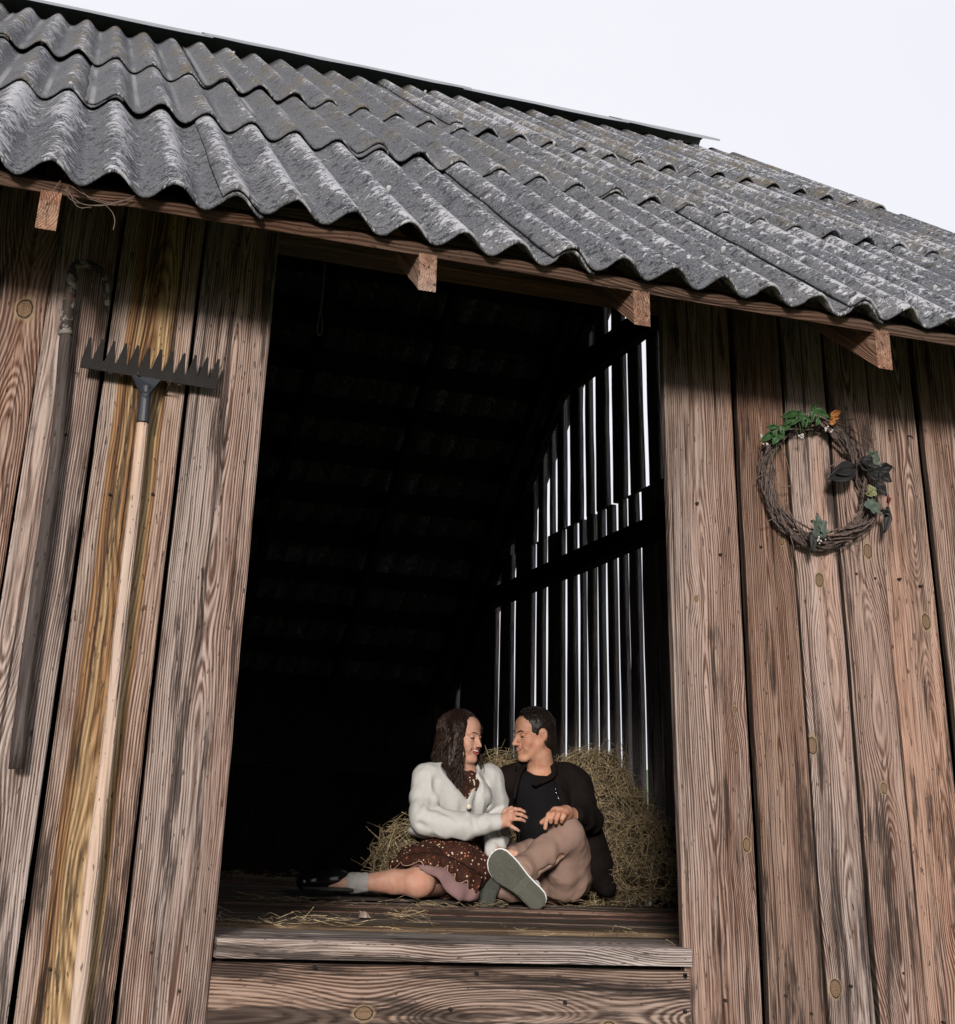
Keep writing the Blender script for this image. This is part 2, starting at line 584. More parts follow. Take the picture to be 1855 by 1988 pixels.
# planks left and right of the door: x0, x1 at the top, x0, x1 at the bottom, props
ZB, ZT = -1.05, 1.80
planks = [
    (-1.22, -1.085, -1.22, -1.085, {}),
    (-1.070, -0.925, -1.070, -0.925, {}),
    (-0.912, -0.760, -0.912, -0.760, {}),
    (-0.748, -0.592, -0.748, -0.592, dict(tint=(1.0, 0.90, 0.84), pith=(0.03, 0.03, 95), knots=[(0.03, 2.50, 0.045)])),
    (-0.574, -0.430, -0.574, -0.436, dict(tint=(1.10, 1.06, 1.04), pith=(-0.05, 0.02, 100), knots=[(-0.055, 1.42, 0.03), (-0.03, 0.9, 0.02)])),
    (-0.412, -0.212, -0.408, -0.214, dict(tint=(1.08, 1.02, 0.95), pith=(0.0, 0.06, 110), raw=1.0)),
    (-0.192, 0.000, -0.190, 0.000, dict(tint=(1.0, 0.96, 0.94), pith=(0.01, 0.005, 105))),
    (1.200, 1.425, 1.200, 1.410, dict(tint=(0.97, 0.90, 0.86), pith=(-0.01, 0.02, 100),
     knots=[(-0.035, 1.93, 0.013), (0.085, 1.30, 0.026), (0.07, 1.64, 0.014)])),
    (1.438, 1.588, 1.432, 1.592, dict(tint=(0.74, 0.62, 0.54), pith=(-0.01, 0.01, 110), knots=[(0.04, 2.12, 0.018)])),
    (1.601, 1.742, 1.610, 1.738, dict(tint=(1.02, 1.0, 1.0), pith=(0.02, 0.02, 105), knots=[(-0.062, 1.56, 0.03), (-0.045, 0.965, 0.034), (0.0, 2.02, 0.028)])),
    (1.755, 1.893, 1.754, 1.892, dict(tint=(0.88, 0.82, 0.79), pith=(0.0, 0.02, 105), knots=[(0.0, 1.46, 0.022), (-0.04, 0.86, 0.024), (0.02, 2.12, 0.03)])),
    (1.906, 2.066, 1.912, 2.066, dict(tint=(0.98, 0.89, 0.83), pith=(0.03, 0.02, 100), knots=[(0.04, 1.93, 0.034), (0.03, 0.98, 0.018)])),
    (2.086, 2.240, 2.090, 2.240, dict(tint=(0.95, 0.86, 0.8), knots=[(0.03, 1.4, 0.02)])),
    (2.255, 2.420, 2.255, 2.420, {}),
    (2.434, 2.580, 2.434, 2.580, {}),
    (2.594, 2.675, 2.594, 2.675, {}),
]
plank_objs = []
for i, (a, b2, c2, d2, pr) in enumerate(planks):
    # built from the bottom up, slightly tapering
    if a < -0.2: a, b2, c2, d2 = a - 0.0065, b2 + 0.0065, c2 - 0.0065, d2 + 0.0065
    elif a < 0: a, c2 = a - 0.0065, c2 - 0.0065
    elif a > 1.3: a, b2, c2, d2 = a - 0.003, b2 + 0.003, c2 - 0.003, d2 + 0.003
    wt_, wb_ = b2 - a, d2 - c2
    yj = random.uniform(-0.004, 0.004) + (0.006 if i % 2 else -0.002)
    jamb = a < 0 and b2 == 0.0 or a == 1.2
    o = board('plank', front, ZT - ZB, wb_, 0.026, WOOD, m_front((c2 + d2) / 2, yj, ZB), nseg=44, w2=wt_,
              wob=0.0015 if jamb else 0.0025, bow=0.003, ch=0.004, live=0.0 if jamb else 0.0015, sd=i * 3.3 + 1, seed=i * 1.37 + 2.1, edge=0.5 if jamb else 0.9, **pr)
    plank_objs.append(o)
NAILH = simple('rusty_nail_head', (0.03, 0.02, 0.016), 0.8, 0.4, 60.0)
for i, (a, b2, c2, d2, pr) in enumerate(planks):
    for z in (0.95, 2.12):
        for u in ((0.3, 0.72) if random.random() < 0.5 else (0.5,)):
            x = a + (b2 - a) * (u + random.uniform(-0.08, 0.08))
            z2 = ZB + z + random.uniform(-0.09, 0.09)
            nb = MB()
            nb.tube([(x, 0.01, z2), (x, -0.0055, z2), (x, -0.007, z2)], [0.0036, 0.0036, 0.0022], 8)
            nb.build('nail', NAILH, front)
# dark boards added behind the planks to close the gaps and keep them black
for x0, L in ((XL, -XL - 0.10), (1.47, XG - 1.47)):
    k = 0
    z = -1.0
    while z < 1.62:
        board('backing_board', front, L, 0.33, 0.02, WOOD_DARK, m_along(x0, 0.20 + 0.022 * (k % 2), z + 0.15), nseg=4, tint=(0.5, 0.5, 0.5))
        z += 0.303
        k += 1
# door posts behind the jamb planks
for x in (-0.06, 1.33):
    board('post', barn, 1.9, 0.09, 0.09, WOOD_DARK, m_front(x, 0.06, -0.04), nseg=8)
# lintel beam over the door, on the inside of the planks
board('lintel', barn, 1.2 + 0.5, 0.11, 0.095, WOOD_BEAM, m_along(-0.25, 0.032, 1.828), nseg=20, wob=0.002, seed=11.3,
      pith=(0.0, 0.03, 90), knots=[(0.0, 0.42, 0.02), (0.0, 1.02, 0.018)], tint=(1.5, 1.4, 1.35))
# sill: floor edge board and the wide plank under it
board('sill_board', barn, 1.196, 0.23, 0.040, WOOD_SILL, m_floor(0.003, 0.088, 0.0), nseg=60, wob=0.004, bow=0.002, ch=0.005, live=0.002, seed=3.3, pith=(0.0, 0.30, 150), tint=(1.08, 1.06, 1.06))
board('sill_plank', barn, 1.214, 0.262, 0.03, WOOD_SILL, m_along(-0.006, 0.004, -0.181), nseg=24, wob=0.002, seed=5.9,
      pith=(-0.02, 0.03, 100), tint=(0.82, 0.68, 0.60), knots=[(0.075, 0.375, 0.022), (-0.03, 0.372, 0.032), (0.0, 0.99, 0.035)])
board('sill_plank', barn, 1.214, 0.40, 0.03, WOOD_SILL, m_along(-0.006, 0.006, -0.522), nseg=12, seed=7.7, tint=(0.8, 0.7, 0.65))
board('sill_plank', barn, 1.214, 0.34, 0.03, WOOD_SILL, m_along(-0.006, 0.006, -0.90), nseg=12, tint=(0.8, 0.7, 0.65))

board('backing_board', barn, 1.30, 0.25, 0.02, WOOD_DARK, m_along(-0.05, 0.055, -0.165), nseg=4)
# nails in the sill plank
nm = MB()
for px, py in ((611, 1879), (925, 1890), (1097, 1947), (874, 1960), (1376, 1896), (1408, 1964), (1352, 1893)):
    p = at(min(px, 1330), py, 1, 0.002)
    nm2 = MB()
    nm2.tube([(p[0], 0.006, p[2]), (p[0], -0.0035, p[2])], 0.0045, 8)
    nm2.build('nail', IRON, barn)

# floor
floor = empty('floor', barn)
y = 0.209
k = 0
fx = [0.17, 0.24, 0.21, 0.26]
while y < YB - 0.05:
    w = fx[k % 4] + random.uniform(-0.02, 0.02)
    board('floor_plank', floor, XG - XL - 0.01, w - 0.008, 0.035, WOOD_FLOOR, m_floor(XL + 0.005, y + w / 2, -0.004 + random.uniform(-0.006, 0.004)),
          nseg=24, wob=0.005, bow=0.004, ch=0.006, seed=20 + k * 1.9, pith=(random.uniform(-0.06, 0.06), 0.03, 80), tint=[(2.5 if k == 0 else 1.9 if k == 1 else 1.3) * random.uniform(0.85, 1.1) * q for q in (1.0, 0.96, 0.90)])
    y += w
    k += 1

# back wall and left wall
back = empty('back_wall', barn)
x = XL
while x < XG:
    w = random.uniform(0.13, 0.2)
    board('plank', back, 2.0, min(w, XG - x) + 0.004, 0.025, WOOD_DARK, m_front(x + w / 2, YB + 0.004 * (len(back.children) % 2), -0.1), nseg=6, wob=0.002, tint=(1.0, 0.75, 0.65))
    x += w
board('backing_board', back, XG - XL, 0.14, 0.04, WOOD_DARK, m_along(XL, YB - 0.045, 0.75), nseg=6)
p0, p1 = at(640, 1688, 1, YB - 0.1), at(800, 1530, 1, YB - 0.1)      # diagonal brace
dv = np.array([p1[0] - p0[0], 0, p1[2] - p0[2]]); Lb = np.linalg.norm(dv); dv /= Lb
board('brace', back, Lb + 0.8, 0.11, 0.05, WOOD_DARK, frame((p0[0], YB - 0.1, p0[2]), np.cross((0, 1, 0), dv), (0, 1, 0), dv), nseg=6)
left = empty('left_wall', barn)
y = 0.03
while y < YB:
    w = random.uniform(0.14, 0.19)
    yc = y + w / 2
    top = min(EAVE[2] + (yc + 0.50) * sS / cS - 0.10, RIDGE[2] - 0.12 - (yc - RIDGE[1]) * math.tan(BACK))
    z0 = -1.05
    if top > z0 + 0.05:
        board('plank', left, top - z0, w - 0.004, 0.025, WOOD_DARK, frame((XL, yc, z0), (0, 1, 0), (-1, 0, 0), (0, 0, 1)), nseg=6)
    y += w

# slatted gable wall on the right: wavy-edged slabs with open gaps between them
gable = empty('gable_wall', barn)


def gable_top(y):
    return min(EAVE[2] + (y + 0.50) * sS / cS - 0.13, RIDGE[2] - 0.10 - (y - RIDGE[1]) * math.tan(BACK))


# photo pixel where each gap shows, and the gap's width along the wall
SLAB_T = 0.030


def gap(px, py, wpx):
    """a gap that shows wpx photo pixels of daylight, seen obliquely past the slab's thickness"""
    p, q = at(px, py, 0, XG), at(px + 1, py, 0, XG)
    return (px, py, SLAB_T * (p[1] - CAM_C[1]) / (p[0] - CAM_C[0]) + 0.7 * wpx * abs(q[1] - p[1]))


up_gaps = [gap(*q) for q in ((1283, 760, 3), (1248, 760, 8), (1214, 760, 2), (1181, 760, 5), (1150, 790, 2), (1130, 800, 3), (1100, 830, 3),
           (1077, 900, 2), (1061, 1000, 3.5), (1040, 1040, 2.5), (995, 1070, 1.5))]
lo_gaps = [gap(*q) for q in ((1244, 1200, 1.3), (1219, 1236, -0.8), (1198, 1236, 1.8), (1175, 1236, 0.8), (1157, 1236, -0.5), (1136, 1150, 0.2), (1120, 1236, 2.0), (1095, 1236, 1.6),
           (1058, 1236, 1.8), (1036, 1236, 1.8), (996, 1236, 0.6), (966, 1236, 0.4), (893, 1240, 0.8))]
ZMID = 2.06


def course(gl, z0, z1):
    g = sorted((at(px, py, 0, XG)[1], w) for px, py, w in gl)
    full = [(float(v), .004) for v in np.arange(0.3, g[0][0] - 0.15, 0.2)] + g
    full += [(float(v), .003) for v in np.arange(g[-1][0] + 0.2, YB - 0.05, 0.2)]
    prev = 0.03
    for gy, gw in full + [(YB + 0.02, 0)]:
        y0, y1 = prev, gy - gw / 2
        prev = gy + gw / 2
        if y1 - y0 < 0.02: continue
        top = min(z1, max(gable_top(y0), gable_top(y1)) - 0.01)
        if top < z0 + 0.05: continue
        live = 0.008 if gy > g[0][0] - 0.05 else 0.002
        board('plank', gable, top - z0, y1 - y0, 0.030, WOOD_GABLE, m_gable(XG, (y0 + y1) / 2, z0), nseg=18, wob=0.003, live=live, ch=0.007,
              tint=(1, 1, 1))


course(lo_gaps, -1.05, ZMID)
course(up_gaps, ZMID + 0.003, 9.0)
# rails on the inside of the slats
def rail(pts_hi, pts_lo, t=0.06, y0=0.06):
    zh = np.mean([at(a, b2, 0, XG - t)[2] for a, b2 in pts_hi])
    zl = np.mean([at(a, b2, 0, XG - t)[2] for a, b2 in pts_lo])
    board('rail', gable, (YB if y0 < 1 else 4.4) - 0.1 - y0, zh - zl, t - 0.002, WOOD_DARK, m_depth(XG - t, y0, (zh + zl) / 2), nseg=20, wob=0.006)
rail(((1302, 982), (1042, 1100)), ((1243, 1057), (1037, 1142)))
rail(((1206, 622), (1127, 688)), ((1256, 641), (1151, 716)), 0.07, 2.1)
zr = gable_top(RIDGE[1])
# sloping edge rafter against the gable on the back slope and on the front slope
u_b = np.array([0, math.cos(BACK), -math.sin(BACK)]); n_b = np.array([0, math.sin(BACK), math.cos(BACK)])

# ------------------------------------------------------------------ roof
roof = empty('roof', barn)


def kx(x): return CAM_C[0] + (x - CAM_C[0]) * K


PITCH, CREST0 = 0.1542 * K, kx(-0.167)


def sheet(x0, x1, s0, s1, lift0, lift1, sd, clean=0.0, moss=0.3, amp=0.024, th=0.0078, ny=10, side=0.013):
    nx = max(8, int((x1 - x0) / PITCH * 12))
    L = s1 - s0
    top, bot = [], []
    for j in range(ny + 1):
        q = j / ny
        for i in range(nx + 1):
            lx = (x1 - x0) * i / nx
            ed = 0.0
            if j == 0:
                ed = 0.004 * float(vnoise(lx * 14, sd, 0)) + 0.004 * float(vnoise(lx * 70, sd, 4))
                if float(vnoise(lx * 9, sd, 9)) > 0.62: ed += 0.010
            ex = 0.0
            if i in (0, nx): ex = 0.004 * float(vnoise(q * 12, sd, 2)) + 0.003 * float(vnoise(q * 40, sd, 3))
            z = amp * math.cos(2 * math.pi * (x0 + lx - CREST0) / PITCH) + lift0 + (lift1 - lift0) * q + side * (1 - i / nx)
            z += 0.0025 * float(vnoise(lx * 3, q * 3, sd))
            top.append((lx + ex, q * L + ed, z)); bot.append((lx + ex, q * L + ed, z - th))
    v = top + bot
    n = (ny + 1) * (nx + 1)
    f = []
    w = nx + 1
    for j in range(ny):
        for i in range(nx):
            a = j * w + i
            f.append((a, a + 1, a + w + 1, a + w))
            f.append((n + a + w, n + a + w + 1, n + a + 1, n + a))
    for i in range(nx):
        f.append((i + 1, i, n + i, n + i + 1))
        a = ny * w + i
        f.append((a, a + 1, n + a + 1, n + a))
    for j in range(ny):
        a = j * w
        f.append((a, a + w, n + a + w, n + a))
        a = j * w + nx
        f.append((a + w, a, n + a, n + a + w))
    p = EAVE + U * s0
    o = mesh_obj('roof_sheet', v, f, SLATE, roof, frame((x0, p[1], p[2]), (1, 0, 0), U, NN))
    o['seed'] = float(sd); o['pitch'] = PITCH; o['phase'] = float(x0 - CREST0); o['clean'] = float(clean); o['moss'] = float(moss)
    return o


rows = [
    (0.0, 1.46, [-2.05, -1.128, -0.21, 0.712, 1.636, 2.56], 3.50, 0.0, 0.15),
    (1.26, 2.66, [-2.45, -1.505, -0.57, 0.366, 1.290, 2.235, 3.17], 3.52, 0.021, 0.5),
    (2.45, 4.34, [-2.0, -1.03, -0.11, 1.03, 1.945, 2.215], 3.48, 0.024, 0.9),
]
for r_i, (s0, s1, starts, xend, lift, moss) in enumerate(rows):
    for i, x0 in enumerate(starts):
        last = i + 1 == len(starts)
        x1 = kx(xend if last else starts[i + 1] + 0.12)
        js = random.uniform(-0.02, 0.02) if r_i else random.uniform(-0.008, 0.008)
        if r_i == 2 and x0 > 0.9: js += 0.10 if x0 < 2.2 else 0.16
        cl = {1: 0.75 if x0 < 0.2 else (0.5 if x0 < 0.5 else 0.15), 2: 0.5 if x0 < 0.5 else 0.1, 0: 0.05}[r_i]
        sheet(kx(x0) + random.uniform(-0.006, 0.006), x1, (s0 + js) * K, s1 * K, lift, 0.001, 3.1 + 7 * r_i + i * 1.7, clean=cl, moss=moss)

NAILCAP = simple('pale_nail_cap', (0.33, 0.33, 0.34), 0.6, 0.4, 60.0)
for r_i, (s_, xs) in enumerate(((1.32, (-0.68, -0.40, 0.05, 0.62, 1.25, 1.9)), (2.50, (-0.75, -0.3, 0.3, 0.95, 1.6)), (0.35, (0.35, 1.35, 2.2)), (3.9, (0.1, 1.2)))):
    for x in xs:
        q = round((kx(x) - CREST0) / PITCH) * PITCH + CREST0
        c = EAVE + U * (s_ * K) + NN * (0.024 + 0.026) + np.array([q, 0, 0])
        nb = MB()
        nb.tube([c - NN * 0.022, c, c + NN * 0.003], [0.005, 0.007, 0.004], 8)
        nb.build('roof_nail', NAILCAP, roof)

# back slope, seen from below through the door
cB, sB = math.cos(BACK), math.sin(BACK)
Lb_ = (YB + 0.35 - RIDGE[1]) / cB
for i in range(4):
    for j in range(3):
        x0 = -2.4 + i * 1.28
        s0 = 0.02 + j * Lb_ / 3
        nx, ny = 80, 3
        v = []
        for b2 in range(ny + 1):
            for a in range(nx + 1):
                lx = a / nx * 1.34
                q = b2 / ny * (Lb_ / 3 + 0.1)
                v.append((x0 + lx, *((RIDGE + u_b * (s0 + q) + n_b * (0.022 * math.cos(lx / 0.156 * 6.2832) + 0.015 * (2 - j) * 0.5 + 0.006 * (i % 2)))[1:])))
        f = [(b2 * (nx + 1) + a, b2 * (nx + 1) + a + 1, (b2 + 1) * (nx + 1) + a + 1, (b2 + 1) * (nx + 1) + a) for b2 in range(ny) for a in range(nx)]
        o = mesh_obj('roof_sheet', v, f, SLATE, roof)
        md = o.modifiers.new('solidify', 'SOLIDIFY'); md.thickness = 0.006
        o['seed'] = 50.0 + i + j * 4; o['pitch'] = 0.156; o['phase'] = 0.0; o['clean'] = 0.5; o['moss'] = 0.2
k = 0
s = 0.15
while s < Lb_:                                        # wide boards under the back sheets
    p = RIDGE + u_b * s - n_b * 0.055
    board('roof_board', roof, XG - XL, 0.14, 0.025, WOOD_DARK, frame((XL, p[1], p[2]), -u_b, n_b, (1, 0, 0)), nseg=10, wob=0.006, tint=(1.1, 0.85, 0.8))
    s += 0.33
# rafters; the front ones run out past the wall as tails with plumb-cut ends
tn = sS / cS
tails = (-1.55, -0.618, 0.359, 0.984, 1.764, 2.55)
for i, x in enumerate(tails):
    KT = K + 0.006
    zb, zt = 1.557, 1.664
    if x == 1.764: zb = 1.545
    x = CAM_C[0] + (x - CAM_C[0]) * KT
    zb, zt = (CAM_C[2] + (q - CAM_C[2]) * KT for q in (zb, zt))
    yt = CAM_C[1] + (-0.272 - CAM_C[1]) * KT
    hN = (zt - zb) * cS
    c = np.array([x - 0.024, yt, (zb + zt) / 2])
    board('rafter', roof, RIDGE_S - 0.1, hN, 0.047, WOOD_BEAM, frame(c, NN, (1, 0, 0), U), nseg=14, wob=0.001, plumb=tn, seed=30 + i, ch=0.002,
          tint=(1.9, 1.9, 1.9), pith=(0.0, 0.03, 120))
    p = RIDGE + u_b * 0.0 - n_b * 0.12
    board('rafter', roof, Lb_ - 0.1, 0.11, 0.047, WOOD_DARK, frame((x + 0.06, p[1], p[2]), -n_b, (1, 0, 0), u_b), nseg=8)
p = RIDGE - n_b * 0.085
board('rafter', roof, Lb_ - 0.1, 0.08, 0.05, WOOD_DARK, frame((XG - 0.055, p[1], p[2]), -n_b, (1, 0, 0), u_b), nseg=8)
# battens across the rafter ends and higher up (the first shows under the eave)
for i, s in enumerate((0.062, 0.9, 1.4, 2.1, 2.6, 3.4, 4.1)):
    p = EAVE + U * s + NN * (-0.064 - (0.004 if i else 0.0))
    board('batten', roof, 5.2, 0.07, 0.028, WOOD_BEAM, frame((-2.05, p[1], p[2]), U, NN, (1, 0, 0)), nseg=40, wob=0.002, bow=0.003, seed=60 + i,
          tint=(0.75, 0.70, 0.66), pith=(0.0, 0.04, 90))
# ridge caps: folded metal, the pieces lapped over one another
capx = [(kx(a), kx(b2)) for a, b2 in ((-2.3, 0.05), (0.0, 1.58), (1.53, 2.60), (2.55, 3.22))]
for i, (a, b2) in enumerate(capx):
    o_ = 0.006 * (i % 2) + 0.004
    apex = RIDGE + np.array([0, 0.02, 0.076 + o_])
    lipf = RIDGE + np.array([0, -0.17, -0.033 + o_])
    lipb = RIDGE + u_b * 0.20 + n_b * (0.060 + o_)
    v = []
    ns = 14
    for q in range(ns + 1):
        xx = a + (b2 - a) * q / ns
        wv = 0.004 * float(vnoise(xx * 5, i, 0))
        for p in (lipf + np.array([0, -0.004, -0.014 + wv]), lipf + np.array([0, 0, wv]), apex + np.array([0, -0.03, 0]), apex + np.array([0, 0.03, 0]), lipb + np.array([0, 0, wv])):
            v.append((xx, p[1], p[2]))
    f = [(q * 5 + k, q * 5 + k + 1, q * 5 + k + 6, q * 5 + k + 5) for q in range(ns) for k in range(4)]
    o = mesh_obj('ridge_cap', v, f, CAP, roof, smooth=False)
    md = o.modifiers.new('solidify', 'SOLIDIFY'); md.thickness = 0.002
p = RIDGE - np.array([0, 0, 0.2])
board('ridge_beam', roof, 4.95, 0.14, 0.06, WOOD_DARK, m_along(-2.1, p[1] - 0.03, p[2]), nseg=6)

# ------------------------------------------------------------------ implicit surfaces for bodies and clothes
class Field:
    def __init__(self, lo, hi, h):
        self.lo = np.asarray(lo, float)
        self.h = h
        self.n = (np.ceil((np.asarray(hi, float) - self.lo) / h)).astype(int) + 1
        self.ax = [self.lo[i] + h * np.arange(self.n[i]) for i in range(3)]
        self.D = np.full(self.n, 0.5, np.float32)

    def _sub(self, lo, hi, pad):
        i0 = np.clip(np.floor((np.asarray(lo) - pad - self.lo) / self.h).astype(int), 0, self.n)
        i1 = np.clip(np.ceil((np.asarray(hi) + pad - self.lo) / self.h).astype(int) + 1, 0, self.n)
        sl = tuple(slice(a, b) for a, b in zip(i0, i1))
        X = [self.ax[i][sl[i]].astype(np.float32) for i in range(3)]
        return sl, X[0][:, None, None], X[1][None, :, None], X[2][None, None, :]

    def _apply(self, sl, d, k, mode):
        D = self.D[sl]
        if D.size == 0: return
        if mode == 'add':
            if k > 0:
                h = np.clip(0.5 + 0.5 * (D - d) / k, 0, 1)
                self.D[sl] = D * (1 - h) + d * h - k * h * (1 - h)
            else: self.D[sl] = np.minimum(D, d)
        else:
            d = -d
            if k > 0:
                h = np.clip(0.5 - 0.5 * (D - d) / k, 0, 1)
                self.D[sl] = D * (1 - h) + d * h + k * h * (1 - h)
            else: self.D[sl] = np.maximum(D, d)

    def cone(self, a, b, ra, rb=None, k=0.02, mode='add', sq=None):
        """round cone from a to b; sq=(axis vector, factor) flattens it along that axis"""
        rb = ra if rb is None else rb
        a, b = np.asarray(a, float), np.asarray(b, float)
        r = max(ra, rb)
        sl, X, Y, Z = self._sub(np.minimum(a, b) - r, np.maximum(a, b) + r, 3 * k + 2 * self.h)
        ab = b - a
        L2 = float(ab @ ab) + 1e-12
        px, py, pz = X - a[0], Y - a[1], Z - a[2]
        t = np.clip((px * ab[0] + py * ab[1] + pz * ab[2]) / L2, 0, 1)
        qx, qy, qz = px - t * ab[0], py - t * ab[1], pz - t * ab[2]
        if sq is not None:
            n = np.asarray(sq[0], float); n = n / np.linalg.norm(n)
            e = (qx * n[0] + qy * n[1] + qz * n[2]) * (1 / sq[1] - 1)
            qx, qy, qz = qx + e * n[0], qy + e * n[1], qz + e * n[2]
        d = np.sqrt(qx * qx + qy * qy + qz * qz) - (ra + (rb - ra) * t)
        if sq is not None: d = d * min(sq[1], 1.0)
        self._apply(sl, d, k, mode)
        return self

    def chain(self, pts, rad, k=0.02, mode='add', sq=None):
        for i in range(len(pts) - 1):
            self.cone(pts[i], pts[i + 1], rad[i], rad[i + 1], k if i == 0 else min(k, 0.012), mode, sq)
        return self

    def ell(self, c, r, M=None, k=0.02, mode='add'):
        """ellipsoid; columns of M are its axes"""
        c, r = np.asarray(c, float), np.asarray(r, float)
        M = np.eye(3) if M is None else np.asarray(M, float)
        e = np.sqrt(((M * r) ** 2).sum(1))
        sl, X, Y, Z = self._sub(c - e, c + e, 3 * k + 2 * self.h)
        px, py, pz = X - c[0], Y - c[1], Z - c[2]
        k0 = k1 = 0
        for i in range(3):
            q = (px * M[0, i] + py * M[1, i] + pz * M[2, i]) / r[i]
            k0 = k0 + q * q
            k1 = k1 + (q / r[i]) ** 2
        k0, k1 = np.sqrt(k0), np.sqrt(k1)
        d = k0 * (k0 - 1) / (k1 + 1e-6)
        self._apply(sl, d, k, mode)
        return self

    def half(self, p, n, k=0.0):
        """cut away everything on the side n points to"""
        n = np.asarray(n, float); n = n / np.linalg.norm(n)
        p = np.asarray(p, float)
        sl, X, Y, Z = self._sub(self.lo, self.lo + self.h * self.n, 0)
        d = (X - p[0]) * n[0] + (Y - p[1]) * n[1] + (Z - p[2]) * n[2]
        self._apply(sl, -d, k, 'cut')
        return self

    def prism(self, pts, dirv, d0, d1, k=0.004):
        """cut a convex polygonal hole running along dirv from depth d0 to d1"""
        pts = [np.asarray(p, float) for p in pts]
        n = np.asarray(dirv, float); n = n / np.linalg.norm(n)
        cen = sum(pts) / len(pts)
        sl, X, Y, Z = self._sub(self.lo, self.lo + self.h * self.n, 0)
        q = (X - cen[0]) * n[0] + (Y - cen[1]) * n[1] + (Z - cen[2]) * n[2]
        d = np.maximum(d0 - q, q - d1)
        for i in range(len(pts)):
            a, b = pts[i], pts[(i + 1) % len(pts)]
            m = np.cross(b - a, n); m /= np.linalg.norm(m)
            if m @ (cen - a) > 0: m = -m
            d = np.maximum(d, (X - a[0]) * m[0] + (Y - a[1]) * m[1] + (Z - a[2]) * m[2])
        self._apply(sl, d.astype(np.float32), k, 'cut')
        return self

    def rough(self, amp, freq, seed=0.0, stretch=(1, 1, 1), ridge=False):
        m = np.abs(self.D) < 0.05
        idx = np.argwhere(m)
        P = self.lo + idx * self.h
        n = vnoise(P[:, 0] * freq * stretch[0] + seed, P[:, 1] * freq * stretch[1], P[:, 2] * freq * stretch[2])
        if ridge: n = np.abs(n) * 2.2 - 0.7
        self.D[m] += (amp * n).astype(np.float32)
        return self

    def mesh(self):
        D, h = self.D, self.h
        s = D < 0
        c = np.zeros(np.array(D.shape) - 1, np.int8)
        for i in (0, 1):
            for j in (0, 1):
                for k in (0, 1):
                    c += s[i:s.shape[0] - 1 + i, j:s.shape[1] - 1 + j, k:s.shape[2] - 1 + k]
        cells = np.argwhere((c > 0) & (c < 8))
        idx = np.full(c.shape, -1, np.int32)
        idx[tuple(cells.T)] = np.arange(len(cells))
        acc = np.zeros((len(cells), 3)); w = np.zeros(len(cells))
        corners = [(i, j, k) for i in (0, 1) for j in (0, 1) for k in (0, 1)]
        for a in corners:
            for ax in range(3):
                if a[ax]: continue
                b = list(a); b[ax] = 1
                ca, cb = cells + a, cells + b
                da, db = D[tuple(ca.T)], D[tuple(cb.T)]
                x = (da < 0) != (db < 0)
                t = da[x] / (da[x] - db[x])
                q = np.array(a, float)[None, :].repeat(x.sum(), 0)
                q[:, ax] += t
                acc[x] += q; w[x] += 1
        V = self.lo + (cells + acc / w[:, None]) * h
        F = []
        for ax in range(3):
            u, v = (ax + 1) % 3, (ax + 2) % 3
            sa = [slice(None)] * 3; sb = [slice(None)] * 3
            sa[ax] = slice(0, -1); sb[ax] = slice(1, None)
            A, B = s[tuple(sa)], s[tuple(sb)]
            for flip, e in ((False, A & ~B), (True, ~A & B)):
                E = np.argwhere(e)
                E = E[(E[:, u] > 0) & (E[:, v] > 0) & (E[:, u] < c.shape[u]) & (E[:, v] < c.shape[v])]
                if not len(E): continue
                q = []
                for du, dv in ((-1, -1), (0, -1), (0, 0), (-1, 0)):
                    p = E.copy(); p[:, u] += du; p[:, v] += dv
                    q.append(idx[tuple(p.T)])
                q = np.stack(q, 1)
                if flip: q = q[:, ::-1]
                F.append(q[(q >= 0).all(1)])
        return V, np.concatenate(F)

    def build(self, name, mat, parent, keep=True):
        V, F = self.mesh()
        if keep and len(V):                           # keep the largest connected piece only
            par = np.arange(len(V))
            e = np.concatenate([F[:, [0, 1]], F[:, [1, 2]], F[:, [2, 3]]])
            for _ in range(60):
                m = np.minimum(par[e[:, 0]], par[e[:, 1]])
                old = par.copy()
                np.minimum.at(par, par[e[:, 0]], m); np.minimum.at(par, par[e[:, 1]], m)
                for _k in range(6): par = par[par]
                if (old == par).all(): break
            vals, cnt = np.unique(par, return_counts=True)
            ok = par == vals[cnt.argmax()]
            new = np.cumsum(ok) - 1
            F = new[F[ok[F].all(1)]]
            V = V[ok]
        return mesh_obj(name, V, F, mat, parent)


# ------------------------------------------------------------------ materials for people and hay
def skin(name, base, red):
    m, b = new_mat(name)
    o = coord()
    n = noise(o, 25.0, 4, 0.6)
    c = mix(sstep(0.35, 0.7, n), base, red)
    c = mix(sstep(0.55, 0.75, noise(o, 70.0, 4, 0.7)) * 0.35, c, red)
    finish(b, c, 0.58, 0.3, bump(noise(o, 260.0, 3), 0.25, 0.001))
    b.inputs['Subsurface Weight'].default_value = 0.12
    b.inputs['Subsurface Radius'].default_value = (0.012, 0.005, 0.003)
    b.inputs['Subsurface Scale'].default_value = 0.6
    return m


def knit():
    m, b = new_mat('cream_knit')
    o = coord()
    x, y, z = xyz(o)
    w = noise(o, 9.0, 3)
    rib = m_('SINE', (z * 0.8 + x * 0.55 - y * 0.3 + w * 0.012) * 1450.0) * 0.5 + 0.5
    n = noise(o, 60.0, 4)
    c = mix(rib * 0.3 + (n - 0.5) * 0.5, (0.50, 0.505, 0.495), (0.385, 0.39, 0.39))
    finish(b, c, 0.95, 0.08, bump(rib * 0.55 + noise(o, 300.0, 3) * 0.7, 0.55, 0.0016))
    return m


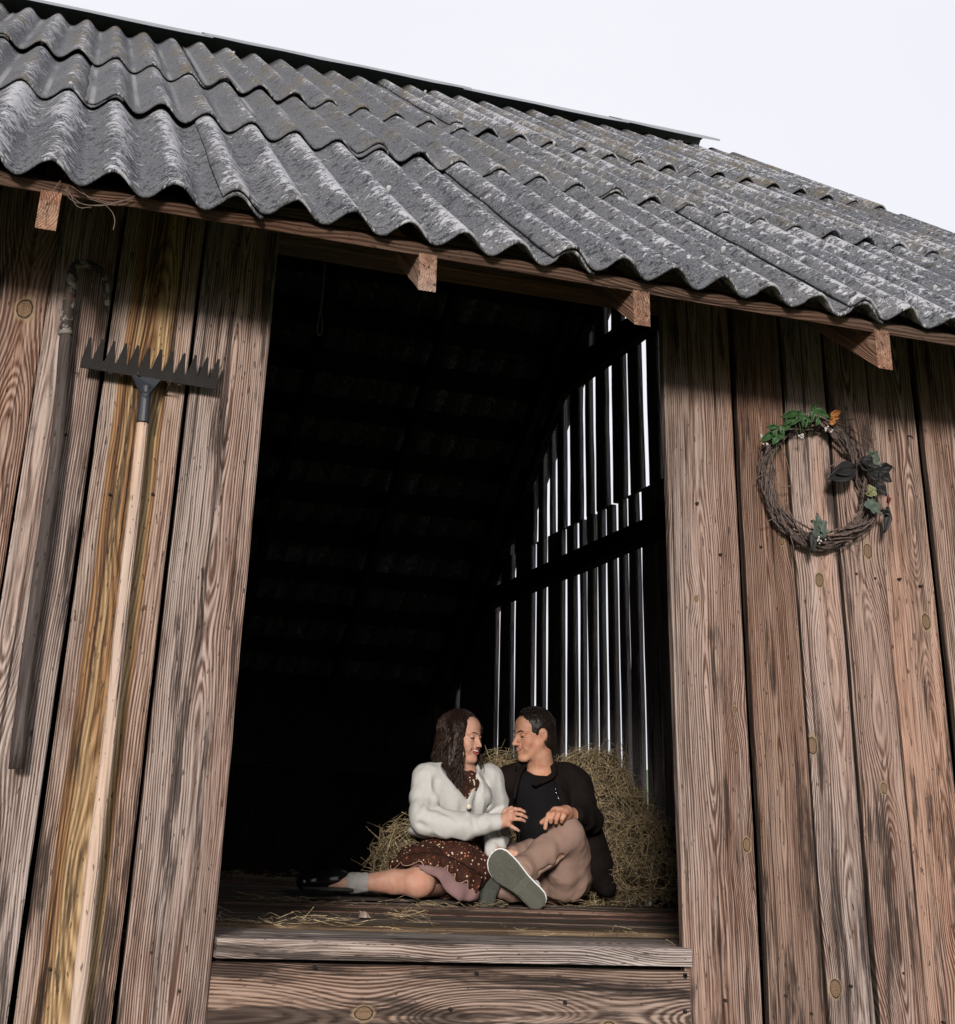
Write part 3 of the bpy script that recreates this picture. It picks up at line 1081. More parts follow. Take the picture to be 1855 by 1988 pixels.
def floral():
    m, b = new_mat('floral_print')
    o = coord()
    P = vec(*[q + (noise(o, 30.0, 2) - 0.5) * 0.01 for q in xyz(o)])
    d = voro(P, 62.0)
    hue = voro(P, 62.0, 'Color')
    hx, hy, hz = xyz(hue)
    on = sstep(0.30, 0.35, hx)
    dot = (1.0 - sstep(0.20, 0.27, d)) * on
    eye = 1.0 - sstep(0.08, 0.12, d)
    d2 = voro(P, 130.0)
    small = (1.0 - sstep(0.20, 0.26, d2)) * sstep(0.62, 0.66, xyz(voro(P, 130.0, 'Color'))[1])
    base = mix(noise(o, 60.0, 3), (0.026, 0.010, 0.007), (0.058, 0.023, 0.0155))
    c = mix(small, base, (0.26, 0.10, 0.05))
    c = mix(dot, c, mix(sstep(0.55, 0.6, hy), (0.70, 0.55, 0.40), (0.46, 0.17, 0.09)))
    c = mix(dot * eye, c, (0.12, 0.045, 0.02))
    finish(b, c, 0.85, 0.15, bump(noise(o, 200.0, 3), 0.3, 0.001))
    return m


def cloth(name, c, var=0.2, fine=400.0, rough=0.9):
    m, b = new_mat(name)
    o = coord()
    n = noise(o, 18.0, 4)
    f = (n - 0.5) * 2 * var + 1.0
    finish(b, mix(1.0, c, vec(f, f, f), 'MULTIPLY'), rough, 0.12, bump(noise(o, fine, 2), 0.25, 0.001))
    return m


def straw_mat(name, a, b_, dark):
    m, b = new_mat(name)
    o = coord()
    n = noise(o, 55.0, 3, 0.7)
    c = mix(sstep(0.35, 0.65, n), a, b_)
    c = mix(sstep(0.55, 0.72, noise(o, 90.0, 2)) * 0.7, c, dark)
    finish(b, c, 0.6, 0.3)
    return m


def hair_mat(name, a, b_):
    m, b = new_mat(name)
    o = coord()
    n = noise(o, 150.0, 3)
    finish(b, mix(n, a, b_), 0.42, 0.3, bump(noise(o, 500.0, 2), 0.4, 0.002))
    return m


SKIN_W = skin('fair_skin', (0.49, 0.29, 0.215), (0.43, 0.21, 0.15))
SKIN_M = skin('tanned_skin', (0.50, 0.28, 0.19), (0.43, 0.195, 0.125))
KNIT = knit()
FLORAL = floral()
MAUVE = cloth('mauve_cloth', (0.21, 0.13, 0.132))
TROUSER = cloth('beige_twill', (0.255, 0.172, 0.140), 0.12)
JACKET = cloth("dark_brown_wool", (0.0085, 0.0058, 0.0056), 0.3, 300.0)
TSHIRT = cloth('black_cotton', (0.006, 0.006, 0.007), 0.2)
TRIM = cloth('pale_hem_thread', (0.42, 0.28, 0.20))
SOCK = cloth('grey_sock_knit', (0.34, 0.33, 0.325))
PATENT = simple('black_patent_leather', (0.008, 0.008, 0.009), 0.16, 0.1, 20.0, 0.6, 0.05)
HAIR_W = hair_mat('dark_brown_hair', (0.007, 0.0042, 0.0032), (0.030, 0.015, 0.010))
HAIR_M = hair_mat('black_brown_hair', (0.009, 0.007, 0.006), (0.022, 0.015, 0.012))
BROW = simple('dark_brow_hair', (0.03, 0.018, 0.012), 0.8)
LIP_W = simple('rose_lip', (0.36, 0.10, 0.09), 0.4, 0.1)
LIP_M = simple('lip', (0.36, 0.16, 0.12), 0.5, 0.1)
TOOTH = simple('tooth_enamel', (0.80, 0.76, 0.68), 0.3, 0.05)
MOUTH = simple('mouth_inside', (0.06, 0.015, 0.013), 0.6)
EYEW = simple('eye_white', (0.42, 0.37, 0.33), 0.2, 0.03, 5.0, 0.5)
IRIS = simple('dark_iris', (0.018, 0.012, 0.010), 0.12, 0.05, 5.0, 0.6)
NAILP = simple('dark_nail_polish', (0.022, 0.012, 0.018), 0.15, 0.1, 20, 0.6)
SOLE = simple('grey_green_rubber', (0.095, 0.098, 0.082), 0.75, 0.3, 60.0, 0.25, 0.4, 0.002)
SOLE_DK = simple('dark_rubber', (0.055, 0.058, 0.052), 0.8, 0.3, 60.0, 0.2, 0.4, 0.002)
WHITE_R = simple('white_shoe_leather', (0.72, 0.72, 0.74), 0.5, 0.06, 20.0)
RING_M = simple('gold', (0.65, 0.42, 0.16), 0.3, 0.05, 20.0, 0.5, Metallic=1.0)
BUTTON = simple('horn_button', (0.50, 0.46, 0.38), 0.35, 0.15, 50.0, 0.5)
STEEL = simple('zip_steel', (0.6, 0.6, 0.62), 0.3, 0.05, 20.0, 0.5, Metallic=1.0)
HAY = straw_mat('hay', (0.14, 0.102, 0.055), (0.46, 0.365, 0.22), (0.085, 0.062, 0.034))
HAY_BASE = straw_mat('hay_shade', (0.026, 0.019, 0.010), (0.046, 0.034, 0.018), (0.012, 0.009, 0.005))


def blob(name, c, r, M, mat, parent, n=10):
    """small closed ellipsoid mesh (eyes, buttons, nails, teeth)"""
    v, f = [], []
    for i in range(n + 1):
        a = math.pi * i / n
        for j in range(2 * n):
            b2 = math.pi * j / n
            q = np.array([r[0] * math.sin(a) * math.cos(b2), r[1] * math.sin(a) * math.sin(b2), r[2] * math.cos(a)])
            v.append(np.asarray(c) + np.asarray(M) @ q)
    w = 2 * n
    for i in range(n):
        for j in range(w):
            f.append((i * w + j, i * w + (j + 1) % w, (i + 1) * w + (j + 1) % w, (i + 1) * w + j))
    return mesh_obj(name, [tuple(map(float, p)) for p in v], [q[::-1] for q in f], mat, parent)


TOCAM = np.array([-0.29, -0.957, 0.0])
TORIGHT = np.array([0.957, -0.29, 0.0])


class Head:
    """face looks along +y of its own frame, x is the person's left"""
    def __init__(self, c, yaw, pitch, roll, s):
        self.c = np.asarray(c, float)
        self.s = s
        y, p, r = map(math.radians, (yaw, pitch, roll))
        F = TOCAM * math.cos(y) + TORIGHT * math.sin(y)
        upv = np.array([0, 0, 1.0])
        F = F * math.cos(p) - upv * math.sin(p)
        L = np.cross(upv, F); L /= np.linalg.norm(L)             # person's left
        L = -np.cross(F, upv); L /= np.linalg.norm(L)
        Uv = np.cross(L, F) * -1.0
        if Uv[2] < 0: Uv = -Uv
        # roll about the facing axis
        L2 = L * math.cos(r) + Uv * math.sin(r)
        U2 = Uv * math.cos(r) - L * math.sin(r)
        self.M = np.stack([L2, F, U2], 1)

    def w(self, *p): return self.c + self.M @ (np.asarray(p, float) * self.s)

    def sculpt(self, f, male=False, smile=1.0, mw=1.0):
        w, s, M = self.w, self.s, self.M
        E = lambda c, r, k=0.01, mode='add': f.ell(w(*c), np.array(r) * s, M, k * s, mode)
        C = lambda a, b, ra, rb, k=0.008, mode='add': f.cone(w(*a), w(*b), ra * s, rb * s, k * s, mode)
        jw = 1.06 if male else 0.97
        E((0, -0.015, 0.032), (0.074, 0.094, 0.082), 0.0)
        E((0, 0.030, -0.022), (0.060 * jw, 0.058, 0.086), 0.02)
        E((0, 0.044, 0.046), (0.057, 0.044, 0.046), 0.02)
        for q in (-1, 1):
            C((q * 0.050 * jw, 0.005, -0.040), (q * 0.018 * jw, 0.070, -0.096), 0.024, 0.018, 0.02)
            C((q * 0.010, 0.084, 0.020), (q * 0.046, 0.068, 0.021), 0.0095 if male else 0.007, 0.008, 0.012)
            E((q * 0.042, 0.062, -0.026), (0.021, 0.018, 0.019), 0.02)
            E((q * 0.036, 0.070, -0.048), (0.016, 0.014, 0.018), 0.018)
        E((0, 0.080, -0.096), (0.020, 0.016, 0.016), 0.016)
        for q in (-1, 1):
            E((q * 0.031, 0.093, 0.003), (0.017, 0.014, 0.011), 0.012, 'cut')
        nl = 0.0 if male else 0.005
        C((0, 0.084, 0.012), (0, 0.110 - nl, -0.027), 0.0085, 0.0108 - nl * 0.3, 0.010)
        E((0, 0.111 - nl, -0.029), (0.010, 0.010, 0.0088), 0.006)
        for q in (-1, 1):
            E((q * 0.0125, 0.100, -0.031), (0.0085, 0.011, 0.0078), 0.006)
            E((q * 0.0065, 0.106, -0.0385), (0.004, 0.006, 0.003), 0.003, 'cut')
        # mouth
        E((0, 0.084, -0.060), (0.027, 0.014, 0.020), 0.014)
        g = 0.0085 * smile
        for k in range(-3, 4):
            x = k * 0.0085 * mw
            E((x, 0.099 - abs(x) * 0.45, -0.0570 - g * 0.25 + (abs(x) / 0.027 / mw) ** 2 * 0.0085), (0.0062 * mw, 0.013, g * (1.0 - 0.16 * abs(k))), 0.003, 'cut')
        # ears
        for q in (-1, 1):
            ex = 0.0 if male else 0.012
            E((q * (0.075 - ex), -0.014, 0.002), (0.0085, 0.018, 0.028), 0.006)
            E((q * 0.070, -0.008, -0.022), (0.008, 0.009, 0.010), 0.006)
            E((q * (0.085 - ex), -0.010, 0.004), (0.0065, 0.010, 0.015), 0.005, 'cut')

    def features(self, body, lip, male=False, smile=1.0, open_=1.0, wd_=0.027):
        w, s, M = self.w, self.s, self.M
        for q in (-1, 1):
            ey = blob('eye', w(q * 0.031, 0.0735, 0.0025), np.array((0.0125, 0.0125, 0.0115)) * s, M, EYEW, body)
            blob('iris', w(q * 0.031 , 0.0805, 0.001), np.array((0.0075, 0.006, 0.0075)) * s, M, IRIS, ey, 6)
            blob('eyelid', w(q * 0.031, 0.0745, 0.0085), np.array((0.0165, 0.0135, 0.0095)) * s, M, body.data.materials[0], body, 8)
            blob('eyelid', w(q * 0.031, 0.0740, -0.0080), np.array((0.0160, 0.0130, 0.0072)) * s, M, body.data.materials[0], body, 8)
            lid = MB()
            lid.tube([w(q * (0.031 + t * 0.0155), 0.0868 - abs(t) * 0.007, 0.0022 - t * t * 0.0035) for t in np.linspace(-1, 1, 7)], 0.0026 * s, 6)
            lid.build('eyelash', BROW, ey)
            br = MB()
            br.tube([w(q * x, 0.0955 - (x - 0.012) * 0.42 - (x / 0.046) ** 4 * 0.006, z) for x, z in ((0.011, 0.021), (0.020, 0.0255), (0.032, 0.028), (0.042, 0.0245), (0.047, 0.020))],
                    [q * s * (1.0 if male else 0.72) for q in (0.0022, 0.0034, 0.0034, 0.0026, 0.001)], 6)
            br.build('eyebrow', BROW, body)
        g = 0.0085 * smile
        lm = MB()
        xs = np.linspace(-1, 1, 11)
        def mz(x, dz): return -0.0545 + x * x * 0.0085 + dz * (1 - x * x)
        lm.tube([w(x * wd_, 0.1005 - abs(x) ** 1.6 * 0.0155, mz(x, g * 0.55)) for x in xs], [(0.0015 + 0.0022 * (1 - x * x)) * s for x in xs], 6)
        lm.tube([w(x * wd_, 0.0990 - abs(x) ** 1.6 * 0.0140, mz(x, -g * open_)) for x in xs], [(0.0015 + 0.0032 * (1 - x * x)) * s for x in xs], 6)
        lm.build('lips', lip, body)
        for k in range(-4, 5):
            tm = MB()
            x = k * 0.0050 * wd_ / 0.027
            xn = x / wd_
            p = w(x, 0.0962 - abs(xn) ** 1.6 * 0.0145, mz(xn, g * 0.55) - 0.0042 * (0.6 + 0.4 * smile))
            r = np.array((0.00245 * wd_ / 0.027, 0.0018, (0.0042 - 0.0003 * abs(k)) * (0.6 + 0.4 * smile))) * s
            vs = [p + M @ (r * np.array((i, j, k2))) for i in (-1, 1) for j in (-1, 1) for k2 in (-1, 1)]
            tm.add(vs, [(0, 1, 3, 2), (4, 6, 7, 5), (0, 4, 5, 1), (2, 3, 7, 6), (0, 2, 6, 4), (1, 5, 7, 3)])
            tm.build('tooth', TOOTH, body, smooth=False)


def J(px, py, y): return at(px, py, 1, y)


def finger(f, pts, r0=0.0080, r1=0.0062, k=0.004):
    n = len(pts)
    f.chain(pts, [r0 + (r1 - r0) * i / (n - 1) for i in range(n)], k)

# ------------------------------------------------------------------ the woman
def V3(*a): return np.array(a, float)


woman = empty('person', None, J(885, 1748, 2.5), 'woman with long dark hair in a cream cardigan and brown floral dress', 'person')
# joints (photo pixel, depth)
wp = dict(pelvis=J(878, 1690, 2.62), belly=J(884, 1625, 2.62), chest=J(890, 1548, 2.64), neck0=J(903, 1500, 2.63), neck1=J(898, 1462, 2.60),
          shr=J(833, 1512, 2.56), elr=J(834, 1592, 2.45), wrr=J(966, 1598, 2.32), shl=J(951, 1514, 2.70), ell=J(966, 1590, 2.66), wrl=J(958, 1652, 2.44),
          hipr=J(862, 1698, 2.56), knr=J(812, 1713, 2.32), anr=J(706, 1713, 2.42), hipl=J(905, 1698, 2.60), knl=J(908, 1712, 2.46))
hw = Head(J(897, 1429, 2.60), 57, 9, 3, 0.93)
f = Field(J(560, 1760, 2.75) - V3(0.0, 0.75, 0.12), J(1040, 1370, 2.75) + V3(0.05, 0.15, 0.05), 0.0034)
hw.sculpt(f, smile=1.6, mw=1.18)
f.cone(wp['neck1'], wp['neck0'], 0.046, 0.052, 0.02)
f.chain([wp['pelvis'], wp['belly'], wp['chest'], wp['neck0']], [0.11, 0.095, 0.105, 0.05], 0.03)
f.chain([wp['shr'], wp['elr'], wp['wrr']], [0.045, 0.036, 0.023], 0.02)
f.chain([wp['shl'], wp['ell'], wp['wrl']], [0.045, 0.036, 0.022], 0.02)
f.cone(wp['chest'], wp['shr'], 0.07, 0.045, 0.03); f.cone(wp['chest'], wp['shl'], 0.07, 0.045, 0.03)
f.chain([wp['hipr'], wp['knr']], [0.085, 0.058], 0.03)
f.ell(J(820, 1712, 2.31), (0.050, 0.048, 0.050), None, 0.02)
f.chain([J(806, 1713, 2.33), J(765, 1712, 2.39), wp['anr']], [0.050, 0.047, 0.032], 0.02)
f.cone(wp['anr'], J(640, 1716, 2.45), 0.032, 0.03, 0.01)
f.chain([wp['hipl'], wp['knl']], [0.085, 0.055], 0.03)
# right hand reaching towards the man, fingers spread
hy = 2.27
pr = [J(974, 1596, 2.31), J(986, 1590, 2.285)]
f.cone(wp['wrr'], pr[0], 0.023, 0.022, 0.01)
for px, py, dy in ((990, 1577, .0), (990, 1584, -.006), (989, 1592, -.006), (986, 1600, -.0)):
    f.cone(pr[0], J(px, py, 2.28 + dy), 0.020, 0.0125, 0.012)
FW = [[(990, 1576, 2.28), (1000, 1571, 2.262), (1010, 1572, 2.25), (1020, 1576.5, 2.25)],
      [(990, 1584, 2.274), (1002, 1580, 2.252), (1013, 1582, 2.240), (1024, 1587.5, 2.243)],
      [(989, 1592, 2.274), (1001, 1590, 2.252), (1011, 1591, 2.242), (1020, 1594.5, 2.246)],
      [(986, 1600, 2.28), (994, 1605, 2.262), (1001, 1609, 2.252), (1008, 1613, 2.25)]]
for q in FW: finger(f, [J(*p) for p in q], 0.0088, 0.0060)
finger(f, [J(972, 1588, 2.32), J(982, 1574, 2.33), J(994, 1568, 2.335)], 0.0115, 0.0075, 0.008)
# left hand resting on his shin
f.cone(wp['wrl'], J(975, 1656, 2.40), 0.022, 0.021, 0.01)
for k, (px, py) in enumerate(((1004, 1655), (1003, 1660), (1000, 1665), (995, 1670))):
    finger(f, [J(972 + 2 * k, 1654 + 3 * k, 2.405), J((975 + px) / 2 + 3, (1655 + py) / 2 + k - 1, 2.38), J(px, py, 2.37)], 0.0105, 0.0065, 0.008)
wbody = f.build('body', SKIN_W, woman)
hw.features(wbody, LIP_W, smile=1.6, wd_=0.031)
# open laughing mouth
blob('mouth', hw.w(0, 0.0895, -0.061), np.array((0.021, 0.008, 0.012)) * hw.s, hw.M, MOUTH, wbody)
for q in FW:
    a, b2 = J(*q[-2]), J(*q[-1])
    dr = (b2 - a) / np.linalg.norm(b2 - a)
    n2 = np.cross(dr, V3(1, 0, 0.2)); n2 /= np.linalg.norm(n2)
    blob('fingernail', b2 + dr * 0.003 + V3(0, -0.0035, 0.002), (0.0065, 0.0045, 0.0045), np.stack([dr, n2, np.cross(dr, n2)], 1), NAILP, wbody, 6)
rm = MB()
c0, c1 = J(992, 1591.6, 2.268), J(1001, 1590, 2.252)
ax = (c1 - c0) / np.linalg.norm(c1 - c0); e1 = np.cross(ax, V3(0, 0, 1)); e1 /= np.linalg.norm(e1); e2 = np.cross(ax, e1)
rm.tube([c0 + 0.0092 * (math.cos(t) * e1 + math.sin(t) * e2) for t in np.linspace(0, 6.2832, 15)], 0.0013, 5)
rm.build('ring', RING_M, wbody)

# dress bodice under the cardigan
f = Field(J(800, 1640, 2.75) - V3(0, 0.4, 0.02), J(1000, 1470, 2.75) + V3(0, 0.1, 0.03), 0.005)
f.chain([wp['belly'], wp['chest'], J(899, 1508, 2.63)], [0.102, 0.113, 0.062], 0.03)
f.cone(J(868, 1535, 2.60), J(912, 1535, 2.62), 0.066, 0.066, 0.03)
f.rough(0.004, 40, 2.0)
f.build('dress_bodice', FLORAL, woman)

# cardigan
f = Field(J(770, 1660, 2.75) - V3(0.10, 0.60, 0.02), J(1010, 1470, 2.75) + V3(0.03, 0.15, 0.03), 0.0044)
f.chain([J(882, 1618, 2.60), wp['chest'], J(899, 1506, 2.64)], [0.110, 0.116, 0.068], 0.03)
f.ell(J(836, 1614, 2.54), (0.100, 0.08, 0.036), None, 0.05)
f.cone(J(865, 1545, 2.56), J(918, 1548, 2.60), 0.070, 0.070, 0.03)
f.cone(J(880, 1510, 2.62), wp['shr'], 0.064, 0.066, 0.05); f.cone(J(912, 1508, 2.66), wp['shl'], 0.062, 0.064, 0.05); f.cone(J(870, 1560, 2.54), J(838, 1560, 2.51), 0.07, 0.052, 0.05)
f.cone(J(925, 1545, 2.62), J(955, 1550, 2.66), 0.07, 0.06, 0.04)
# hollow for the neck and the V opening
f.cone(J(903, 1490, 2.60), J(898, 1440, 2.58), 0.060, 0.075, 0.012, 'cut')
f.prism([J(848, 1486, 2.52), J(920, 1474, 2.52), J(918, 1530, 2.52), J(908, 1555, 2.52)], V3(0.30, 0.93, 0.2), -0.25, 0.155, 0.008)
# wide sleeves gathered at the cuffs
f.chain([wp['shr'], J(822, 1550, 2.51), J(826, 1590, 2.45)], [0.053, 0.056, 0.056], 0.045)
f.chain([J(822, 1588, 2.45), J(862, 1600, 2.40), J(905, 1604, 2.36), J(938, 1602, 2.335)], [0.055, 0.055, 0.052, 0.045], 0.04)
f.cone(J(940, 1601, 2.335), J(964, 1598, 2.322), 0.042, 0.037, 0.012)
f.chain([wp['shl'], J(962, 1555, 2.69), J(966, 1592, 2.65)], [0.054, 0.055, 0.053], 0.04)
f.chain([J(966, 1592, 2.65), J(966, 1622, 2.55), J(962, 1642, 2.47)], [0.053, 0.052, 0.044], 0.02)
f.cone(J(962, 1642, 2.47), J(957, 1652, 2.44), 0.042, 0.036, 0.01)
# folds
for a, b2, r in (((848, 1515, 2.48), (838, 1570, 2.40), 0.006), ((824, 1525, 2.46), (812, 1572, 2.40), 0.005), ((852, 1570, 2.385), (884, 1588, 2.318), 0.005),
                 ((916, 1584, 2.315), (926, 1612, 2.285), 0.005), ((940, 1522, 2.62), (952, 1590, 2.56), 0.006),
                 ((814, 1600, 2.40), (860, 1622, 2.335), 0.005), ((965, 1605, 2.52), (972, 1632, 2.46), 0.005), ((930, 1518, 2.56), (925, 1560, 2.50), 0.005)):
    f.cone(J(*a), J(*b2), r, r * 0.5, 0.030, 'cut')
f.rough(0.0055, 15, 5.0, (1, 1, 0.7), True); f.rough(0.0022, 40, 9.0, (1, 1, 0.4))
card = f.build('cardigan', KNIT, woman)
pb = J(910.5, 1566, 2.452)
blob('button', pb, (0.0115, 0.004, 0.0115), np.stack([TORIGHT, TOCAM, V3(0, 0, 1)], 1), BUTTON, card, 8)

# skirt of the dress, spread over her legs
f = Field(J(735, 1760, 2.75) - V3(0.12, 0.55, 0.04), J(975, 1600, 2.75) + V3(0.03, 0.12, 0.02), 0.0046)
f.chain([J(878, 1632, 2.60), J(874, 1690, 2.60)], [0.118, 0.150], 0.03)
f.cone(J(862, 1686, 2.54), J(830, 1684, 2.36), 0.105, 0.074, 0.03)
f.cone(J(850, 1668, 2.46), J(890, 1672, 2.40), 0.080, 0.080, 0.03)
f.cone(J(795, 1668, 2.55), J(775, 1684, 2.50), 0.050, 0.03, 0.03)
f.cone(J(845, 1660, 2.52), J(790, 1672, 2.46), 0.075, 0.035, 0.03)
f.cone(J(905, 1685, 2.54), J(930, 1690, 2.40), 0.095, 0.065, 0.03)
f.cone(J(890, 1680, 2.45), J(908, 1706, 2.36), 0.085, 0.065, 0.03)
f.half(J(800, 1752, 2.4), (0, 0, -1))
f.rough(0.008, 18, 3.0, (1, 1, 0.5)); f.rough(0.004, 45, 8.0)
# open the hem over the knee
f.cone(J(818, 1716, 2.28), J(690, 1722, 2.38), 0.066, 0.06, 0.01, 'cut')
f.build('skirt', FLORAL, woman)
# mauve lining skirt: cloth hanging from under the ruffle down to the floor
ut = curve([J(800, 1682, 2.33), J(838, 1678, 2.30), J(868, 1682, 2.28), J(890, 1700, 2.26), J(912, 1712, 2.255), J(928, 1730, 2.27)], 50)
ub = curve([J(812, 1690, 2.30), J(838, 1700, 2.262), J(862, 1724, 2.245), J(887, 1750, 2.240), J(908, 1751, 2.250), J(926, 1748, 2.275)], 50)
uv = []
for i in range(50):
    for j in range(10):
        q = j / 9
        p = ut[i] * (1 - q) + ub[i] * q + V3(0, -0.030 * math.sin(q * 2.6), 0.012 * math.sin(q * 3.14))
        p = p + V3(0.002, -0.007, 0.003) * math.sin(i * 0.42 + 2.2 * q) * q
        uv.append((p[0], p[1], max(p[2], 0.016)))
uo = mesh_obj('underskirt', uv, [(i * 10 + j, i * 10 + j + 1, (i + 1) * 10 + j + 1, (i + 1) * 10 + j) for i in range(49) for j in range(9)], MAUVE, woman)
md = uo.modifiers.new('solidify', 'SOLIDIFY'); md.thickness = 0.003
# ruffle with a stitched pale edge
top = curve([J(752, 1672, 2.49), J(790, 1660, 2.40), J(830, 1656, 2.31), J(870, 1664, 2.27), J(905, 1680, 2.25), J(938, 1700, 2.27)], 90)
hem = curve([J(752, 1687, 2.49), J(776, 1678, 2.42), J(806, 1676, 2.31), J(838, 1684, 2.265), J(866, 1684, 2.25), J(884, 1706, 2.225), J(905, 1716, 2.22), J(920, 1738, 2.235)], 90)
rv, rf, hemline = [], [], []
for i in range(90):
    t = i / 89
    wv = math.sin(t * 46 + 1.5 * math.sin(t * 11)) 
    wv2 = math.cos(t * 46 + 1.5 * math.sin(t * 11))
    for j in range(6):
        q = j / 5
        p = top[i] * (1 - q) + hem[i] * q + q * q * V3(0.006 * wv2, -0.016 * wv - 0.008, 0.010 * wv)
        p = p + math.sin(q * math.pi) * V3(0, -0.022, 0.008)
        rv.append(p)
    hemline.append(rv[-1])
rf = [(i * 6 + j, i * 6 + j + 1, (i + 1) * 6 + j + 1, (i + 1) * 6 + j) for i in range(89) for j in range(5)]
ro = mesh_obj('ruffle', np.array(rv), rf, FLORAL, woman)
md = ro.modifiers.new('solidify', 'SOLIDIFY'); md.thickness = 0.003; md.offset = 0
hm = MB(); hm.tube(hemline, 0.0022, 5); hm.build('hem_edging', TRIM, ro)

# sock and patent boot
f = Field(J(560, 1745, 2.55) - V3(0, 0.2, 0.05), J(730, 1670, 2.55) + V3(0.02, 0.05, 0.03), 0.004)
f.cone(J(710, 1713, 2.42), J(684, 1715, 2.43), 0.0375, 0.040, 0.01)
f.rough(0.0025, 60, 4.0)
sock = f.build('sock', SOCK, woman)
f = Field(J(550, 1745, 2.6) - V3(0, 0.3, 0.05), J(710, 1670, 2.6) + V3(0.02, 0.05, 0.03), 0.004)
f.cone(J(688, 1712, 2.45), J(655, 1708, 2.46), 0.036, 0.044, 0.02)
f.cone(J(652, 1708, 2.46), J(612, 1710, 2.45), 0.042, 0.036, 0.02)
f.cone(J(612, 1711, 2.45), J(590, 1713, 2.44), 0.036, 0.031, 0.015)
f.half(V3(0, 0, 0.008), (0, 0, -1), 0.004)
boot = f.build('boot', PATENT, woman)
bs = MB()
bs.tube([J(686, 1728, 2.40), J(655, 1727, 2.40), J(615, 1726, 2.395), J(588, 1725, 2.40)], 0.008, 6)
bs.build('boot_sole', SOLE_DK, boot)

# hair: a cap on the skull and long wavy locks
f = Field(hw.c - V3(0.19, 0.19, 0.34), hw.c + 0.17, 0.004)
f.ell(hw.w(0, -0.018, 0.038), np.array((0.084, 0.100, 0.087)) * hw.s, hw.M, 0.0)
f.ell(hw.w(0, -0.050, -0.03), np.array((0.082, 0.066, 0.090)) * hw.s, hw.M, 0.02)
for q in (-1, 1):
    f.chain([hw.w(q * 0.062, 0.026, 0.055), hw.w(q * 0.078, 0.022, 0.0), hw.w(q * 0.086, 0.016, -0.07), hw.w(q * 0.092, 0.012, -0.13), hw.w(q * 0.080, 0.035, -0.20)],
            [0.024, 0.026, 0.028, 0.028, 0.016], 0.02)
    f.chain([hw.w(q * 0.04, -0.080, -0.02), hw.w(q * 0.052, -0.078, -0.11), hw.w(q * 0.052, -0.066, -0.19)], [0.034, 0.034, 0.018], 0.02)
f.ell(hw.w(0, 0.116, -0.026), np.array((0.058, 0.084, 0.086)) * hw.s, hw.M, 0.010, 'cut')
f.ell(hw.w(0, 0.060, -0.16), np.array((0.052, 0.09, 0.10)) * hw.s, hw.M, 0.010, 'cut')
f.rough(0.006, 40, 1.0, (1, 1, 0.4)); f.rough(0.004, 120, 2.0, (1, 1, 0.3))
hair = f.build('hair', HAIR_W, woman)
rl = random.Random(4)
lk = MB()
for i in range(620):
    side = -1 if rl.random() < 0.70 else 1                     # most of the hair hangs on her right, towards the camera
    a = rl.uniform(-0.55, 1.05)                                 # below 0: by the temple, 1: back of the head
    b2 = rl.random() ** 0.7
    th = math.radians(6 + 88 * b2)
    az = a * 1.45
    dirv = V3(side * math.sin(th) * math.cos(az * 0.9), -math.sin(th) * math.sin(az), math.cos(th))
    s0 = V3(0, -0.014, 0.040) + dirv * V3(0.084, 0.100, 0.088)
    front_ = a < 0.15
    out = V3(side * (0.076 + rl.uniform(0, 0.018)) * max(0.30, math.cos(az * 0.8)), (0.034 + rl.uniform(-0.026, 0.018) if front_ else -0.012 - 0.078 * math.sin(max(az, 0))), -0.02 + rl.uniform(-0.025, 0.02))
    ln = rl.uniform(0.15, 0.245)
    fw = rl.uniform(0.0, 0.075)
    mid = out + V3(side * rl.uniform(0.0, 0.022), rl.uniform(-0.015, 0.02), -0.075)
    end = out + V3(side * rl.uniform(-0.02, 0.028), fw, -ln)
    mid0 = s0 * 0.5 + out * 0.5
    mid0 = mid0 + V3(side * 0.020, 0.010 if front_ else -0.012, 0.016)
    ctrl = [hw.w(*(s0 * 0.985)), hw.w(*mid0), hw.w(*out), hw.w(*mid), hw.w(*end)]
    n = 34
    pts = curve(ctrl, n)
    ph, fr, amp = round(rl.uniform(0, 6.28)) + rl.gauss(0, .25), rl.uniform(15, 19), rl.uniform(0.007, 0.015)
    e1, e2 = hw.M[:, 0], hw.M[:, 1]
    for k in range(n):
        t = k / (n - 1)
        g = amp * min(1, t * t * 2.2)
        pts[k] = pts[k] + g * (math.cos(ph + fr * t) * e1 + math.sin(ph + fr * t) * e2)
    r0 = rl.uniform(0.0018, 0.0042)
    lk.tube(pts, [r0 * (1.0 - 0.78 * (k / (n - 1)) ** 2) * (0.5 if k == 0 else 1) for k in range(n)], 5)
tag(lk.build('hair_locks', HAIR_W, hair), kind='stuff')

# ------------------------------------------------------------------ the man
man = empty('person', None, J(1090, 1748, 2.6), 'man in a dark jacket and beige trousers with one hand on his knee', 'person')
mp = dict(pelvis=J(1085, 1702, 2.72), belly=J(1062, 1640, 2.76), chest=J(1050, 1555, 2.80), neck0=J(1050, 1492, 2.80), neck1=J(1046, 1462, 2.765),
          shr=J(985, 1520, 2.82), elr=J(955, 1600, 2.90), wrr=J(930, 1660, 2.93), shl=J(1120, 1524, 2.80), ell=J(1144, 1592, 2.66), wrl=J(1112, 1583, 2.45),
          hipl=J(1108, 1702, 2.66), knl=J(1102, 1620, 2.44), anl=J(1012, 1708, 2.36), hipr=J(1040, 1702, 2.70), knr=J(966, 1680, 2.55), anr=J(990, 1724, 2.47))
hm_ = Head(J(1037, 1427, 2.76), -66, 10, -4, 0.985)
f = Field(J(920, 1765, 2.95) - V3(0.22, 0.75, 0.02), J(1180, 1370, 2.95) + V3(0.05, 0.15, 0.05), 0.0036)
hm_.sculpt(f, True, smile=0.8)
